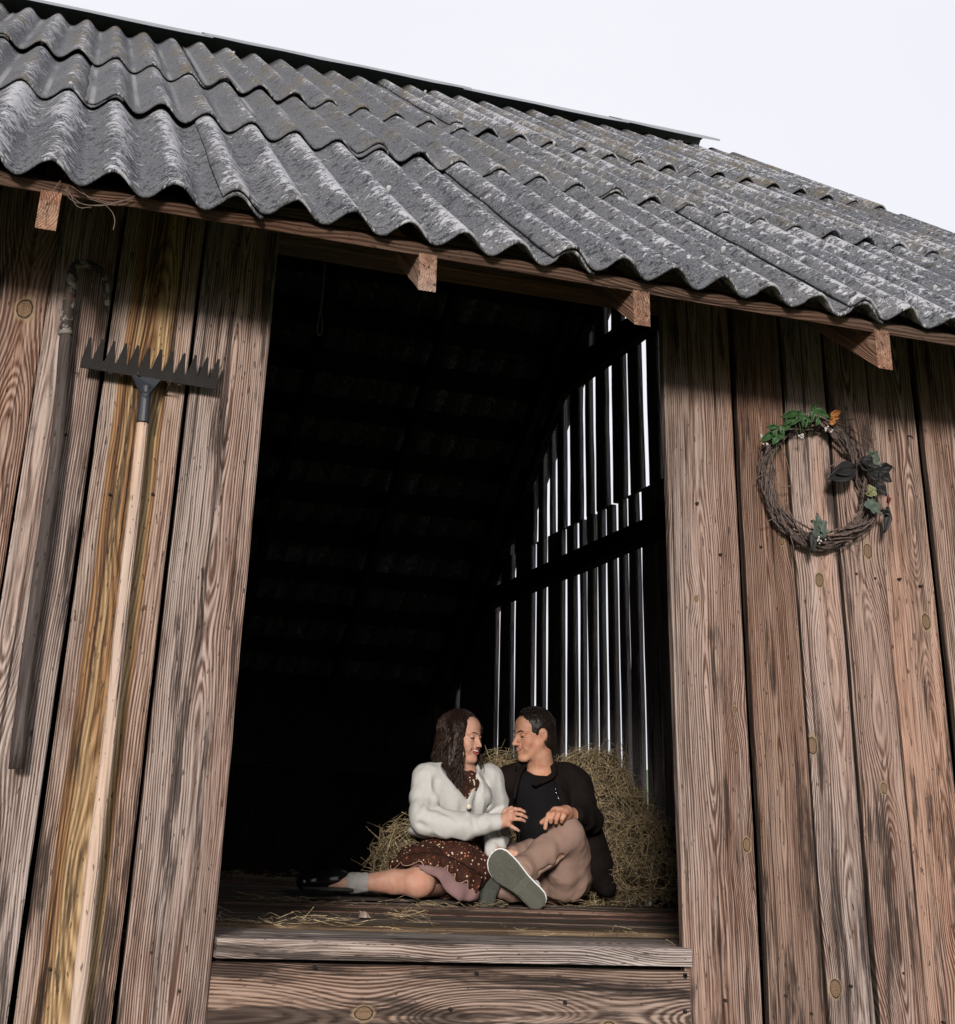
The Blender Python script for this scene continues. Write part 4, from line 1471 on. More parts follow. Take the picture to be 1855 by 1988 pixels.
f.cone(mp['neck1'], mp['neck0'], 0.060, 0.064, 0.02)
f.chain([mp['pelvis'], mp['belly'], mp['chest'], mp['neck0']], [0.12, 0.11, 0.125, 0.062], 0.03)
f.cone(mp['chest'], mp['shr'], 0.08, 0.055, 0.03); f.cone(mp['chest'], mp['shl'], 0.08, 0.055, 0.03)
f.chain([mp['shr'], mp['elr'], mp['wrr']], [0.052, 0.042, 0.028], 0.02)
f.chain([mp['shl'], mp['ell'], mp['wrl']], [0.052, 0.042, 0.029], 0.02)
f.chain([mp['hipl'], mp['knl'], mp['anl']], [0.085, 0.056, 0.036], 0.02)
f.chain([mp['hipr'], mp['knr'], mp['anr']], [0.085, 0.056, 0.036], 0.02)
# left hand draped over the knee
f.cone(mp['wrl'], J(1098, 1577, 2.395), 0.029, 0.028, 0.012)
FM = [[(1076, 1574, 2.36), (1066, 1582, 2.335), (1061, 1593, 2.33), (1059, 1608, 2.335)],
      [(1082, 1573, 2.35), (1075, 1581, 2.325), (1071, 1589, 2.325), (1070, 1596, 2.335)],
      [(1091, 1575, 2.35), (1085, 1582, 2.325), (1081, 1590, 2.325), (1080, 1597, 2.335)],
      [(1100, 1578, 2.355), (1095, 1584, 2.33), (1092, 1590, 2.33), (1091, 1595, 2.34)]]
for q in FM:
    f.cone(J(1100, 1578, 2.39), J(*q[0]), 0.024, 0.0145, 0.012)
    finger(f, [J(*p) for p in q], 0.0118, 0.0088)
finger(f, [J(1090, 1576, 2.40), J(1070, 1584, 2.375), J(1052, 1597, 2.36)], 0.014, 0.0098, 0.01)
f.cone(mp['wrr'], J(920, 1672, 2.93), 0.028, 0.03, 0.01)
for k in range(4): finger(f, [J(918 + 4 * k, 1672, 2.93), J(914 + 5 * k, 1682, 2.92), J(914 + 5 * k, 1690, 2.91)], 0.010, 0.008)
finger(f, [J(930, 1668, 2.92), J(938, 1678, 2.90), J(940, 1685, 2.89)], 0.011, 0.008)
mbody = f.build('body', SKIN_M, man)
hm_.features(mbody, LIP_M, True, smile=0.8)
blob('mouth', hm_.w(0, 0.088, -0.059), np.array((0.017, 0.007, 0.006)) * hm_.s, hm_.M, MOUTH, mbody)
# short hair
f = Field(hm_.c - 0.16, hm_.c + 0.16, 0.0036)
f.ell(hm_.w(0, -0.017, 0.040), np.array((0.0815, 0.0985, 0.085)) * hm_.s, hm_.M, 0.0)
f.ell(hm_.w(0, -0.045, -0.015), np.array((0.073, 0.062, 0.075)) * hm_.s, hm_.M, 0.02)
f.ell(hm_.w(0, 0.100, 0.012), np.array((0.070, 0.062, 0.090)) * hm_.s, hm_.M, 0.008, 'cut')
f.ell(hm_.w(0, 0.075, -0.070), np.array((0.120, 0.085, 0.075)) * hm_.s, hm_.M, 0.008, 'cut')
for q in (-1, 1): f.ell(hm_.w(q * 0.082, -0.004, -0.004), np.array((0.02, 0.027, 0.036)) * hm_.s, hm_.M, 0.004, 'cut')
f.rough(0.003, 110, 1.0)
mh = f.build('hair', HAIR_M, man)
st = MB()
rl = random.Random(9)
for i in range(620):
    th = math.radians(rl.uniform(4, 82)); az = rl.uniform(-math.pi, math.pi)
    dv = V3(math.sin(th) * math.sin(az), math.sin(th) * math.cos(az), math.cos(th))
    if dv[1] > 0.55 and dv[2] < 0.75: continue
    if abs(dv[0]) > 0.8 and dv[1] > -0.2: continue
    p = V3(0, -0.017, 0.040) + dv * V3(0.080, 0.097, 0.084)
    q = p + dv * 0.006 + V3(0, 0.012, 0.002) * (1 if dv[2] > 0.5 else -0.3) + V3(0, 0, -0.012 if dv[2] < 0.6 else 0)
    st.tube([hm_.w(*p), hm_.w(*((p + q) / 2 + dv * 0.002)), hm_.w(*q)], [0.0022, 0.0018, 0.0006], 4)
st.build('hair_tufts', HAIR_M, mh)

# black t-shirt
f = Field(J(950, 1700, 2.95) - V3(0.22, 0.45, 0.02), J(1150, 1465, 2.95) + V3(0, 0.12, 0.03), 0.005)
f.chain([J(1066, 1660, 2.74), J(1060, 1620, 2.76), J(1048, 1552, 2.78), J(1050, 1508, 2.80)], [0.118, 0.118, 0.122, 0.078], 0.03)
f.cone(J(1022, 1535, 2.78), J(1070, 1535, 2.78), 0.080, 0.080, 0.03)
f.cone(J(1049, 1484, 2.755), J(1046, 1455, 2.74), 0.066, 0.075, 0.006, 'cut')
f.rough(0.006, 20, 4.0)
f.build('t_shirt', TSHIRT, man)

# jacket, open at the front
f = Field(J(930, 1760, 3.0) - V3(0.22, 0.75, 0.03), J(1225, 1465, 3.0) + V3(0.05, 0.12, 0.03), 0.005)
f.chain([J(1075, 1690, 2.78), J(1066, 1620, 2.80), J(1052, 1552, 2.82), J(1052, 1505, 2.83)], [0.150, 0.146, 0.150, 0.085], 0.03)
f.cone(J(1010, 1520, 2.81), J(1100, 1520, 2.81), 0.090, 0.090, 0.03)
f.cone(mp['shl'], J(1100, 1515, 2.80), 0.074, 0.08, 0.02); f.cone(mp['shr'], J(1005, 1515, 2.80), 0.070, 0.08, 0.02)
f.chain([mp['shl'], J(1132, 1558, 2.74), mp['ell']], [0.070, 0.062, 0.058], 0.03)
f.chain([mp['ell'], J(1136, 1590, 2.55), J(1116, 1584, 2.465)], [0.057, 0.050, 0.044], 0.02)
f.chain([mp['shr'], J(968, 1560, 2.88), mp['elr'], mp['wrr']], [0.068, 0.064, 0.060, 0.045], 0.02)
# skirt of the coat lying to the right
f.chain([J(1130, 1620, 2.80), J(1155, 1680, 2.78), J(1178, 1722, 2.76)], [0.10, 0.085, 0.045], 0.03)
f.cone(J(1165, 1660, 2.84), J(1198, 1690, 2.84), 0.06, 0.035, 0.03)
f.half(V3(0, 0, 0.008), (0, 0, -1))
# front opening
DV = V3(0.30, 0.93, 0.2)
f.prism([J(1010, 1470, 2.62), J(1076, 1470, 2.62), J(1058, 1514, 2.62), J(1004, 1527, 2.62)], DV, -0.40, 0.17, 0.008)
f.prism([J(1004, 1520, 2.60), J(1056, 1508, 2.60), J(1074, 1566, 2.60), J(1104, 1700, 2.60), J(992, 1700, 2.60)], DV, -0.40, 0.18, 0.008)
f.cone(J(1049, 1484, 2.77), J(1046, 1455, 2.75), 0.070, 0.085, 0.01, 'cut')
f.rough(0.008, 16, 7.0); f.rough(0.003, 50, 2.0)
jk = f.build('jacket', JACKET, man)
def flap(outer, inner, dy):
    n = 14
    o_, i_ = curve([J(*q) for q in outer], n), curve([J(*q) for q in inner], n)
    v, fc = [], []
    for a, b2 in zip(o_, i_):
        for t in (0, .33, .66, 1): v.append(a * (1 - t) + b2 * t + V3(0, -dy * math.sin(t * 3.14), 0))
    fc = [(i * 4 + j, i * 4 + j + 1, i * 4 + j + 5, i * 4 + j + 4) for i in range(n - 1) for j in range(3)]
    o = mesh_obj('lapel', np.array(v), fc, JACKET, jk)
    md = o.modifiers.new('solidify', 'SOLIDIFY'); md.thickness = 0.006
flap([(1074, 1478, 2.77), (1084, 1494, 2.71), (1074, 1513, 2.665), (1040, 1528, 2.640)], [(1068, 1486, 2.74), (1071, 1499, 2.69), (1061, 1508, 2.66), (1032, 1519, 2.64)], 0.004)
flap([(1018, 1484, 2.78), (1004, 1500, 2.73), (999, 1525, 2.69), (998, 1550, 2.67)], [(1023, 1487, 2.77), (1012, 1504, 2.715), (1006, 1526, 2.68), (999, 1552, 2.665)], 0.004)
zm = MB()
for px, py, y in ((1079, 1532, 2.655), (1080, 1538, 2.652)): zm.tube([J(px, py, y), J(px + 0.5, py + 3, y)], 0.0022, 6)
zm.tube([J(1081, 1541, 2.652), J(1090, 1560, 2.645)], 0.0012, 5)
zm.tube([J(1121, 1588, 2.405), J(1126, 1590, 2.41)], 0.0018, 5)
tag(zm.build('zip', STEEL, jk), kind='stuff')

# trousers
f = Field(J(935, 1765, 2.9) - V3(0.22, 0.70, 0.03), J(1165, 1580, 2.9) + V3(0.03, 0.05, 0.03), 0.0044)
f.ell(J(1085, 1705, 2.72), (0.15, 0.14, 0.10), None, 0.03)
f.chain([J(1102, 1700, 2.64), J(1108, 1660, 2.54), mp['knl']], [0.104, 0.092, 0.072], 0.03)
f.ell(J(1098, 1706, 2.58), (0.105, 0.10, 0.098), None, 0.03)
f.chain([mp['knl'], J(1062, 1652, 2.40), J(1024, 1684, 2.375), J(1004, 1696, 2.375)], [0.068, 0.063, 0.056, 0.053], 0.025)
f.chain([J(1045, 1700, 2.68), J(1000, 1680, 2.60), mp['knr']], [0.10, 0.085, 0.07], 0.03)
f.chain([mp['knr'], J(1010, 1722, 2.50), J(1020, 1728, 2.46)], [0.068, 0.060, 0.05], 0.03)
f.cone(J(998, 1656, 2.50), J(1030, 1648, 2.54), 0.03, 0.04, 0.02)
f.cone(J(1088, 1652, 2.47), J(1094, 1692, 2.52), 0.058, 0.075, 0.02)
f.cone(J(990, 1726, 2.46), J(972, 1722, 2.44), 0.052, 0.046, 0.02)
f.half(V3(0, 0, 0.008), (0, 0, -1))
f.cone(J(1012, 1692, 2.345), J(996, 1690, 2.36), 0.055, 0.052, 0.02)
f.cone(J(1004, 1696, 2.37), J(1016, 1716, 2.37), 0.056, 0.050, 0.02)
for a, b2, r in (((1086, 1640, 2.325), (1097, 1606, 2.345), 0.006), ((1108, 1655, 2.44), (1112, 1615, 2.385), 0.006),
                 ((1078, 1668, 2.36), (1104, 1650, 2.41), 0.008), ((1046, 1690, 2.335), (1082, 1672, 2.365), 0.008), ((1020, 1672, 2.295), (1032, 1690, 2.295), 0.005),
                 ((1120, 1690, 2.49), (1138, 1660, 2.53), 0.005), ((1008, 1672, 2.305), (1014, 1694, 2.295), 0.004)):
    f.cone(J(*a), J(*b2), r, r * 0.6, 0.012, 'cut')
f.rough(0.005, 14, 1.0, (1, 1, 1), True); f.rough(0.002, 40, 3.0)
tr = f.build('trousers', TROUSER, man)
# shoes: the sole of the left one faces the viewer, ring tread under the ball of the foot
def sole_shoe(tip, heel, y, half_w, length_dir_y, sole_mat, upper_mat, parent, thick=0.022, ring=True):
    T0, H0 = J(*tip, y), J(*heel, y + length_dir_y)
    ax = H0 - T0; L = np.linalg.norm(ax); ax /= L
    n = CAM_C - T0; n = n - ax * (n @ ax); n /= np.linalg.norm(n)       # the sole looks at the viewer
    n = n + V3(-0.10, 0, -0.22); n = n - ax * (n @ ax); n /= np.linalg.norm(n)
    sd = np.cross(ax, n)
    prof = [(0, .10), (.015, .46), (.05, .70), (.12, .92), (.22, 1.0), (.34, .98), (.46, .86), (.58, .74), (.70, .70), (.80, .72), (.90, .70), (.96, .55), (.99, .32), (1, .10)]
    def hw_(t): return float(np.interp(t, [p[0] for p in prof], [p[1] for p in prof])) * half_w
    nu, nv = 110, 48
    v, fc = [], []
    for i in range(nu + 1):
        t = i / nu
        wv = hw_(t)
        off = 0.010 * math.sin(t * 5.0) * (1 - t)
        for j in range(nv + 1):
            q = -1 + 2 * j / nv
            d = math.hypot((t - 0.27) * L, (q * wv) * 1.15)
            hgt = 0.0
            e = min(1.0, (1 - abs(q)) * 9) * min(1.0, t * 40) * min(1, (1 - t) * 40)
            if ring and t < 0.52: hgt = 0.0011 * math.sin(d / 0.0062 * 6.2832)
            elif ring and t > 0.62: hgt = 0.0012 * math.sin((t * L + abs(q) * 0.012) / 0.0085 * 6.2832) * (1 if abs(q) > 0.25 else 0.3)
            elif ring: hgt = -0.0015
            rock = -0.012 * max(0, 0.2 - t) / 0.2
            v.append(T0 + ax * (t * L) + sd * (q * wv + off) + n * (hgt * e + rock - 0.003 * (1 - e)))
    w = nv + 1
    fc = [(i * w + j, i * w + j + 1, (i + 1) * w + j + 1, (i + 1) * w + j) for i in range(nu) for j in range(nv)]
    base = len(v)
    rim = [j for j in range(w)] + [i * w + nv for i in range(1, nu + 1)] + [nu * w + j for j in range(nv - 1, -1, -1)] + [i * w for i in range(nu - 1, 0, -1)]
    for r in rim: v.append(np.asarray(v[r]) - n * thick)
    m = len(rim)
    for k in range(m): fc.append((rim[k], base + k, base + (k + 1) % m, rim[(k + 1) % m]))
    fc.append(tuple(base + k for k in range(m)))
    shoe = empty('shoe', parent, T0)
    mesh_obj('shoe_sole', np.array(v), fc, sole_mat, shoe, smooth=False)
    rm_ = MB()
    rp = [np.asarray(v[r]) - n * thick * 0.62 for r in rim[::3]]
    rm_.tube(rp + [rp[0]], thick * 0.24, 6)
    rm_.build('foxing_band', upper_mat, shoe)
    f = Field(np.minimum(T0, H0) - 0.13, np.maximum(T0, H0) + 0.16, 0.0045)
    P = lambda t, u, h: T0 + ax * (t * L) + sd * u - n * (thick + h)
    f.chain([P(.10, .004, .018), P(.30, .004, .030), P(.55, 0, .040), P(.82, 0, .040)], [half_w * .50, half_w * .80, half_w * .66, half_w * .60], 0.02)
    f.chain([P(.55, 0, .06), P(.80, 0, .085)], [half_w * .55, half_w * .66], 0.02)
    f.half(T0 - n * (thick * 0.8), n)
    f.build('shoe_upper', upper_mat, shoe)
    return shoe


sole_shoe((957, 1660), (1054, 1761), 2.29, 0.058, -0.02, SOLE, WHITE_R, man)
sole_shoe((953, 1690), (938, 1757), 2.38, 0.056, -0.05, SOLE_DK, SOLE_DK, man, ring=True)

# ------------------------------------------------------------------ hay, blanket, bag and small things on the floor
def straws(n, sampler, lmin, lmax, seed, r=0.0016, flat=0.75):
    g = random.Random(seed)
    v, f = [], []
    for i in range(n):
        c, nrm = sampler(g)
        d = V3(g.gauss(0, 1), g.gauss(0, 1), g.gauss(0, 1))
        d = d - nrm * (d @ nrm) * flat
        d /= np.linalg.norm(d) + 1e-6
        L = g.uniform(lmin, lmax)
        bend = V3(g.gauss(0, 1), g.gauss(0, 1), g.gauss(0, 1)) * L * 0.10
        rr = r * g.uniform(0.5, 1.25)
        a = np.cross(d, V3(0.3, 0.5, 0.8)); a /= np.linalg.norm(a) + 1e-6
        b2 = np.cross(d, a)
        base = len(v)
        for t in (-0.5, 0.0, 0.5):
            p = c + d * (t * L) + (bend if t == 0 else 0)
            k = rr * (0.6 if t else 1)
            for q in (0, 2.09, 4.19): v.append(p + k * (math.cos(q) * a + math.sin(q) * b2))
        for s in (0, 3):
            for q in range(3): f.append((base + s + q, base + s + (q + 1) % 3, base + s + 3 + (q + 1) % 3, base + s + 3 + q))
    return np.array(v), f


hp = empty('hay_pile', None, J(1180, 1745, 2.95), 'heap of dry brown hay behind the couple, piled high beside the man', 'hay pile')
blobs = [(J(1158, 1535, 3.06), (0.17, 0.15, 0.19)), (J(1185, 1595, 2.98), (0.18, 0.17, 0.19)), (J(1232, 1660, 2.84), (0.20, 0.16, 0.14)), (J(1268, 1692, 2.74), (0.18, 0.13, 0.10)),
         (J(1010, 1560, 3.15), (0.26, 0.15, 0.23)), (J(930, 1650, 3.08), (0.30, 0.15, 0.20)), (J(792, 1652, 2.74), (0.090, 0.09, 0.095)), (J(768, 1688, 2.72), (0.070, 0.09, 0.085)), (J(1110, 1690, 3.05), (0.3, 0.15, 0.2))]
f = Field(J(690, 1760, 3.4) - V3(0.35, 0.9, 0.05), J(1340, 1400, 3.4) + V3(0.1, 0.1, 0.1), 0.011)
for c, r in blobs: f.ell(c, r, None, 0.06)
f.rough(0.03, 9, 3.0); f.rough(0.014, 30, 5.0)
f.half(V3(0, 0, 0.002), (0, 0, -1))
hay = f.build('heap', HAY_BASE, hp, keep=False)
me = hay.data
hv = np.array([q.co for q in me.vertices]); hn = np.array([q.normal for q in me.vertices])
ok = [i for i in range(len(hv)) if hn[i] @ (CAM_C - hv[i]) / np.linalg.norm(CAM_C - hv[i]) > -0.15]
cen = np.array([0.0, 0, 0])


def smp(g):
    i = ok[g.randrange(len(ok))]
    n = hn[i]
    if n @ (CAM_C - hv[i]) < -2: n = -n
    return hv[i] + n * g.uniform(-0.006, 0.022) + V3(g.gauss(0, .006), g.gauss(0, .006), g.gauss(0, .006)), n


v, fc = straws(5200, smp, 0.05, 0.22, 3, 0.0017, 0.60)
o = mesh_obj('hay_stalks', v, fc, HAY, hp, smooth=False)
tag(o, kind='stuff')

# loose hay lying on the floor
spots = [((545, 1750), .14, 26), ((700, 1760), .10, 6), ((470, 1706), .30, 70), ((560, 1712), .25, 60), ((630, 1728), .2, 15), ((790, 1785), .06, 20), ((580, 1792), .2, 18), ((640, 1800), .2, 12), ((1230, 1750), .17, 100),
         ((1190, 1756), .18, 60), ((1110, 1758), .2, 22), ((860, 1762), .2, 14), ((450, 1795), .12, 14), ((1290, 1735), .2, 35), ((900, 1810), .4, 7), ((1250, 1822), .2, 5), ((940, 1758), .1, 16)]
def smf(g):
    tot = sum(s[2] for s in spots)
    q = g.uniform(0, tot)
    for (p, r, n) in spots:
        if q < n: break
        q -= n
    c = at(p[0], p[1], 2, 0.0)
    x, y_ = c[0] + g.gauss(0, r * 0.5), c[1] + g.gauss(0, r * 0.6)
    return V3(min(max(x, 0.02 if y_ < 0.1 else XL), 1.18 if y_ < 0.1 else XG), max(y_, -0.01), 0.006 + abs(g.gauss(0, 0.008 if n < 35 else 0.016))), V3(0, 0, 1)
v, fc = straws(800, smf, 0.02, 0.11, 8, 0.0011, 0.88)
o = mesh_obj('loose_hay', v, fc, HAY, None, smooth=False)
tag(o, 'dry hay stalks scattered loose over the dark floor boards', 'hay', kind='stuff')

# hay wisps poking out between floor and lower gaps
# dark blanket under the woman
bl = MB()
nx, ny = 40, 14
pts = []
for j in range(ny + 1):
    for i in range(nx + 1):
        px = 560 + (985 - 560) * i / nx
        yy = 2.30 + 0.62 * j / ny
        a = at(px, 1745, 1, yy)
        edge = 0.05 * float(vnoise(i * 0.35, 2.0, 0)) if j == 0 else 0
        pts.append((a[0], yy + edge + (0.14 - 0.14 * i / nx), 0.012 + 0.004 * float(vnoise(i * 0.5, j * 0.6, 3.0))))
bl.add(pts, [(j * (nx + 1) + i, j * (nx + 1) + i + 1, (j + 1) * (nx + 1) + i + 1, (j + 1) * (nx + 1) + i) for j in range(ny) for i in range(nx)])
BLANKET = cloth('charcoal_blanket', (0.040, 0.034, 0.031), 0.35, 250.0)
o = bl.build('blanket', BLANKET)
md = o.modifiers.new('solidify', 'SOLIDIFY'); md.thickness = 0.010; md.offset = -1
tag(o, 'thin charcoal blanket spread on the floor boards under the woman', 'blanket')

# black bag by the right door post
bag = empty('bag', None, at(1290, 1742, 2, 0.0), 'soft black bag slumped on the floor beside the right door post', 'bag')
c = at(1290, 1742, 2, 0.0)
f = Field(c - V3(0.25, 0.2, 0.02), c + V3(0.30, 0.30, 0.35), 0.007)
f.ell(c + V3(0.02, 0.08, 0.075), (0.17, 0.11, 0.085), None, 0.04)
f.ell(c + V3(0.07, 0.10, 0.13), (0.10, 0.09, 0.07), None, 0.04)
f.rough(0.010, 14, 3.0)
f.half(V3(0, 0, 0.003), (0, 0, -1))
f.build('pouch', TSHIRT, bag)
sb = MB(); sb.tube(curve([c + V3(-0.08, 0.02, 0.12), c + V3(-0.03, -0.05, 0.16), c + V3(0.06, -0.04, 0.15), c + V3(0.12, 0.02, 0.12)], 14), 0.007, 6); sb.build('strap', JACKET, bag)

# wood chip
c = at(707, 1782, 2, 0.0)
ch = MB()
ch.add([c + V3(*p) for p in ((-.020, 0, 0), (.022, -.004, 0), (.026, .02, 0), (-.016, .022, 0), (-.017, .004, .019), (.006, 0.002, .017), (.018, .016, .006), (-.012, .018, .012))],
       [(3, 2, 1, 0), (4, 5, 6, 7), (0, 1, 5, 4), (1, 2, 6, 5), (2, 3, 7, 6), (3, 0, 4, 7)])
o = ch.build('wood_chip', WOOD_SILL, None, smooth=False)
wood_props(o, 4.4)
tag(o, 'small split chip of wood lying near the front edge of the floor', 'wood chip')

# ------------------------------------------------------------------ garden rake on the left of the door
rk = empty('garden_rake', None, at(282, 745, 1, -0.05), 'rake with a black toothed iron head and long pale wooden handle, hanging on the wall', 'rake')
RY = -0.048
hL, hR = V3(-0.482, RY, 1.294), V3(-0.134, RY, 1.283)
hd = (hR - hL); hLn = np.linalg.norm(hd); hd /= hLn
hu = np.cross(V3(0, -1, 0), hd) * -1; hu = hu if hu[2] > 0 else -hu
rb = MB()
nt = 12
prof = [(0, 0)]
out = []
for k in range(nt):
    x0 = k * hLn / nt if k else 0.0
    w = hLn / nt
    sx = k * (hLn - 0.018) / (nt - 1)
    out += [(sx, sx + 0.0085, sx + 0.018)]
front_v, back_v = [], []
P = lambda x, z, y: hL + hd * x + hu * z + V3(0, y, 0)
base_z = [(0.0, 0.0), (hLn, 0.0)]
poly = [(0, 0), (hLn, 0)]
for k in reversed(range(nt)):
    a, b2, c2 = out[k]
    lean = 0.004
    poly += [(c2 + 0.004 if k < nt - 1 else hLn, 0.026), (b2 + 0.0026 + lean, 0.080), (b2 - 0.0026 + lean, 0.081), (a - 0.004 if k else 0, 0.026)]
th = 0.004
v = [P(x, z, -th / 2 + 0.012 * (z / 0.09) ** 2 * -1) for x, z in poly] + [P(x, z, th / 2 - 0.012 * (z / 0.09) ** 2) for x, z in poly]
m = len(poly)
# triangulate as strips: the bar, then each tooth
fcs = []
teeth = []
for k in range(nt):
    i0 = 2 + 4 * (nt - 1 - k)
    teeth.append(i0)
    fcs.append((i0, i0 + 1, i0 + 2, i0 + 3))
bar = [0, 1] + [j for k in reversed(range(nt)) for j in (teeth[k], teeth[k] + 3)]
fcs.append(tuple(bar))
fcs += [tuple(i + m for i in q[::-1]) for q in fcs]
fcs += [(i, i + m, (i + 1) % m + m, (i + 1) % m) for i in range(m)]
rb.add(v, fcs)
head = rb.build('rake_head', IRON, rk, smooth=False)
so_ = MB()
c = V3(-0.3155, RY - 0.006, 1.288)
so_.add([c + V3(*p) for p in ((-.037, -.001, .002), (.037, -.001, .000), (.024, -.006, -.022), (.010, -.0175, -.046), (.002, -.0195, -.060), (-.008, -.0175, -.047), (-.024, -.006, -.023),
                              (-.037, .004, .002), (.037, .004, .000), (.024, .002, -.022), (.010, -.004, -.046), (.002, -.008, -.060), (-.008, -.004, -.047), (-.024, .002, -.023))],
        [tuple(range(7))[::-1], tuple(range(7, 14))] + [(i, (i + 1) % 7, (i + 1) % 7 + 7, i + 7) for i in range(7)])
so_.tube([c + V3(0.002, -.002, -.024), c + V3(0.003, -.001, -.060), c + V3(0.005, 0, -.118)], [0.0125, 0.0155, 0.0165], 14)
so_.build('socket', IRON_BLUE, rk, smooth=False)
hdl = MB()
h0, h1 = V3(-0.3105, RY, 1.178), V3(-0.283, RY - 0.003, -0.42)
n = 26
hp_ = []
for i in range(n):
    t = i / (n - 1)
    p = h0 * (1 - t) + h1 * t + V3(0.0025 * math.sin(t * 5) + 0.001 * math.sin(t * 17), 0, 0)
    hp_.append((p - h0))
hdl.tube(hp_, [0.0145 + 0.0022 * (i / (n - 1)) + 0.0006 * math.sin(i * 1.7) for i in range(n)], 14)
o = mesh_obj('handle', hdl.v, hdl.f, HANDLE_PALE, rk, Matrix.Translation(Vector(h0)))
wood_props(o, 6.6, (0.0, 0.05, 60))
for px, py in ((361, 0), ):
    pass
for x, z in ((-0.340, 1.288), (-0.257, 1.279)):
    a = empty('nail_holder', rk, (x, -0.02, z)) if False else None
    nb = MB()
    nb.tube([(x, 0.004, z - 0.012), (x + 0.001, -0.03, z - 0.004), (x + 0.002, -0.066, z + 0.004)], 0.0022, 7)
    nb.tube([(x + 0.002, -0.066, z + 0.004), (x + 0.002, -0.068, z + 0.0043)], 0.0038, 8)
    nb.build('nail', RUST, plank_objs[5] if False else front)

# ------------------------------------------------------------------ old hoe with a swan neck, further left
ho = empty('hoe', None, at(105, 900, 1, -0.045), 'old hoe with a grey wooden handle and a rusty bent neck', 'hoe')
HY = -0.042
pts = [at(px, py, 1, HY) for px, py in ((31, 1493), (48, 1330), (66, 1190), (86, 1050), (106, 900), (118, 780), (128, 640))]
pts = curve(pts, 28)
h0 = pts[0]
hb = MB(); hb.tube([p - h0 for p in pts], [0.0165 - 0.0015 * i / 27 + 0.0005 * math.sin(i * 1.3) for i in range(28)], 12)
o = mesh_obj('handle', hb.v, hb.f, HANDLE_GREY, ho, Matrix.Translation(Vector(h0)))
wood_props(o, 9.1, (0.0, 0.05, 70))
nk = MB()
nk.tube(curve([at(*q, 1, HY) for q in ((127, 650), (131, 610), (137, 560), (141, 528), (152, 513), (175, 514), (198, 526))], 24), [0.0185] * 2 + [0.0175 - 0.0085 * i / 21 for i in range(22)], 12)
nk.build('neck', RUSTPAINT, ho)
bd = MB()
a, b2, c2, d2 = at(195, 523, 1, HY), at(210, 530, 1, HY), at(213, 606, 1, HY + 0.022), at(205, 604, 1, HY + 0.022)
bd.add([a, b2, c2, d2, a + V3(0, .004, 0), b2 + V3(0, .004, 0), c2 + V3(0, .002, 0), d2 + V3(0, .002, 0)],
       [(0, 3, 2, 1), (4, 5, 6, 7), (0, 1, 5, 4), (1, 2, 6, 5), (2, 3, 7, 6), (3, 0, 4, 7)])
bd.build('blade', RUSTPAINT, ho, smooth=False)
for x, z in ((-0.545, 1.545),):
    nb = MB(); nb.tube([(x, 0.004, z), (x, -0.05, z + 0.004)], 0.0025, 7); nb.build('nail', RUST, front)

# ------------------------------------------------------------------ vine wreath on the right wall
def wpx(cx, cy, y): return at(1434.7 + 0.1797 * cx, 753.6 + 0.1797 * cy, 1, y)
WC = wpx(830, 1040, -0.035)
wr = empty('wreath', None, WC, 'round vine wreath with ivy leaves and white berries on the right plank wall', 'wreath')
VINE = wood('vine_bark', (0.15, 0.112, 0.098), (0.05, 0.034, 0.029), ring=0.5, stain=0.3)
LEAF_G = simple('green_leaf', (0.026, 0.066, 0.020), 0.5, 0.4, 40.0, 0.3)
LEAF_IVY = simple('grey_ivy_leaf', (0.055, 0.075, 0.058), 0.6, 0.35, 60.0, 0.3)
LEAF_D = simple('dark_dried_leaf', (0.011, 0.011, 0.011), 0.6, 0.4, 60.0, 0.3)
LEAF_Y = simple('pale_yellow_leaf', (0.17, 0.18, 0.09), 0.6, 0.3, 60.0, 0.3)
PETAL = simple('dry_orange_petal', (0.27, 0.11, 0.03), 0.6, 0.3, 60.0, 0.3)
BERRY = simple('white_berry', (0.48, 0.47, 0.45), 0.5, 0.1)
STEMG = simple('thin_green_stem', (0.045, 0.065, 0.03), 0.6, 0.3)
TWIG = simple('dry_twig', (0.13, 0.095, 0.078), 0.8, 0.3, 80.0)
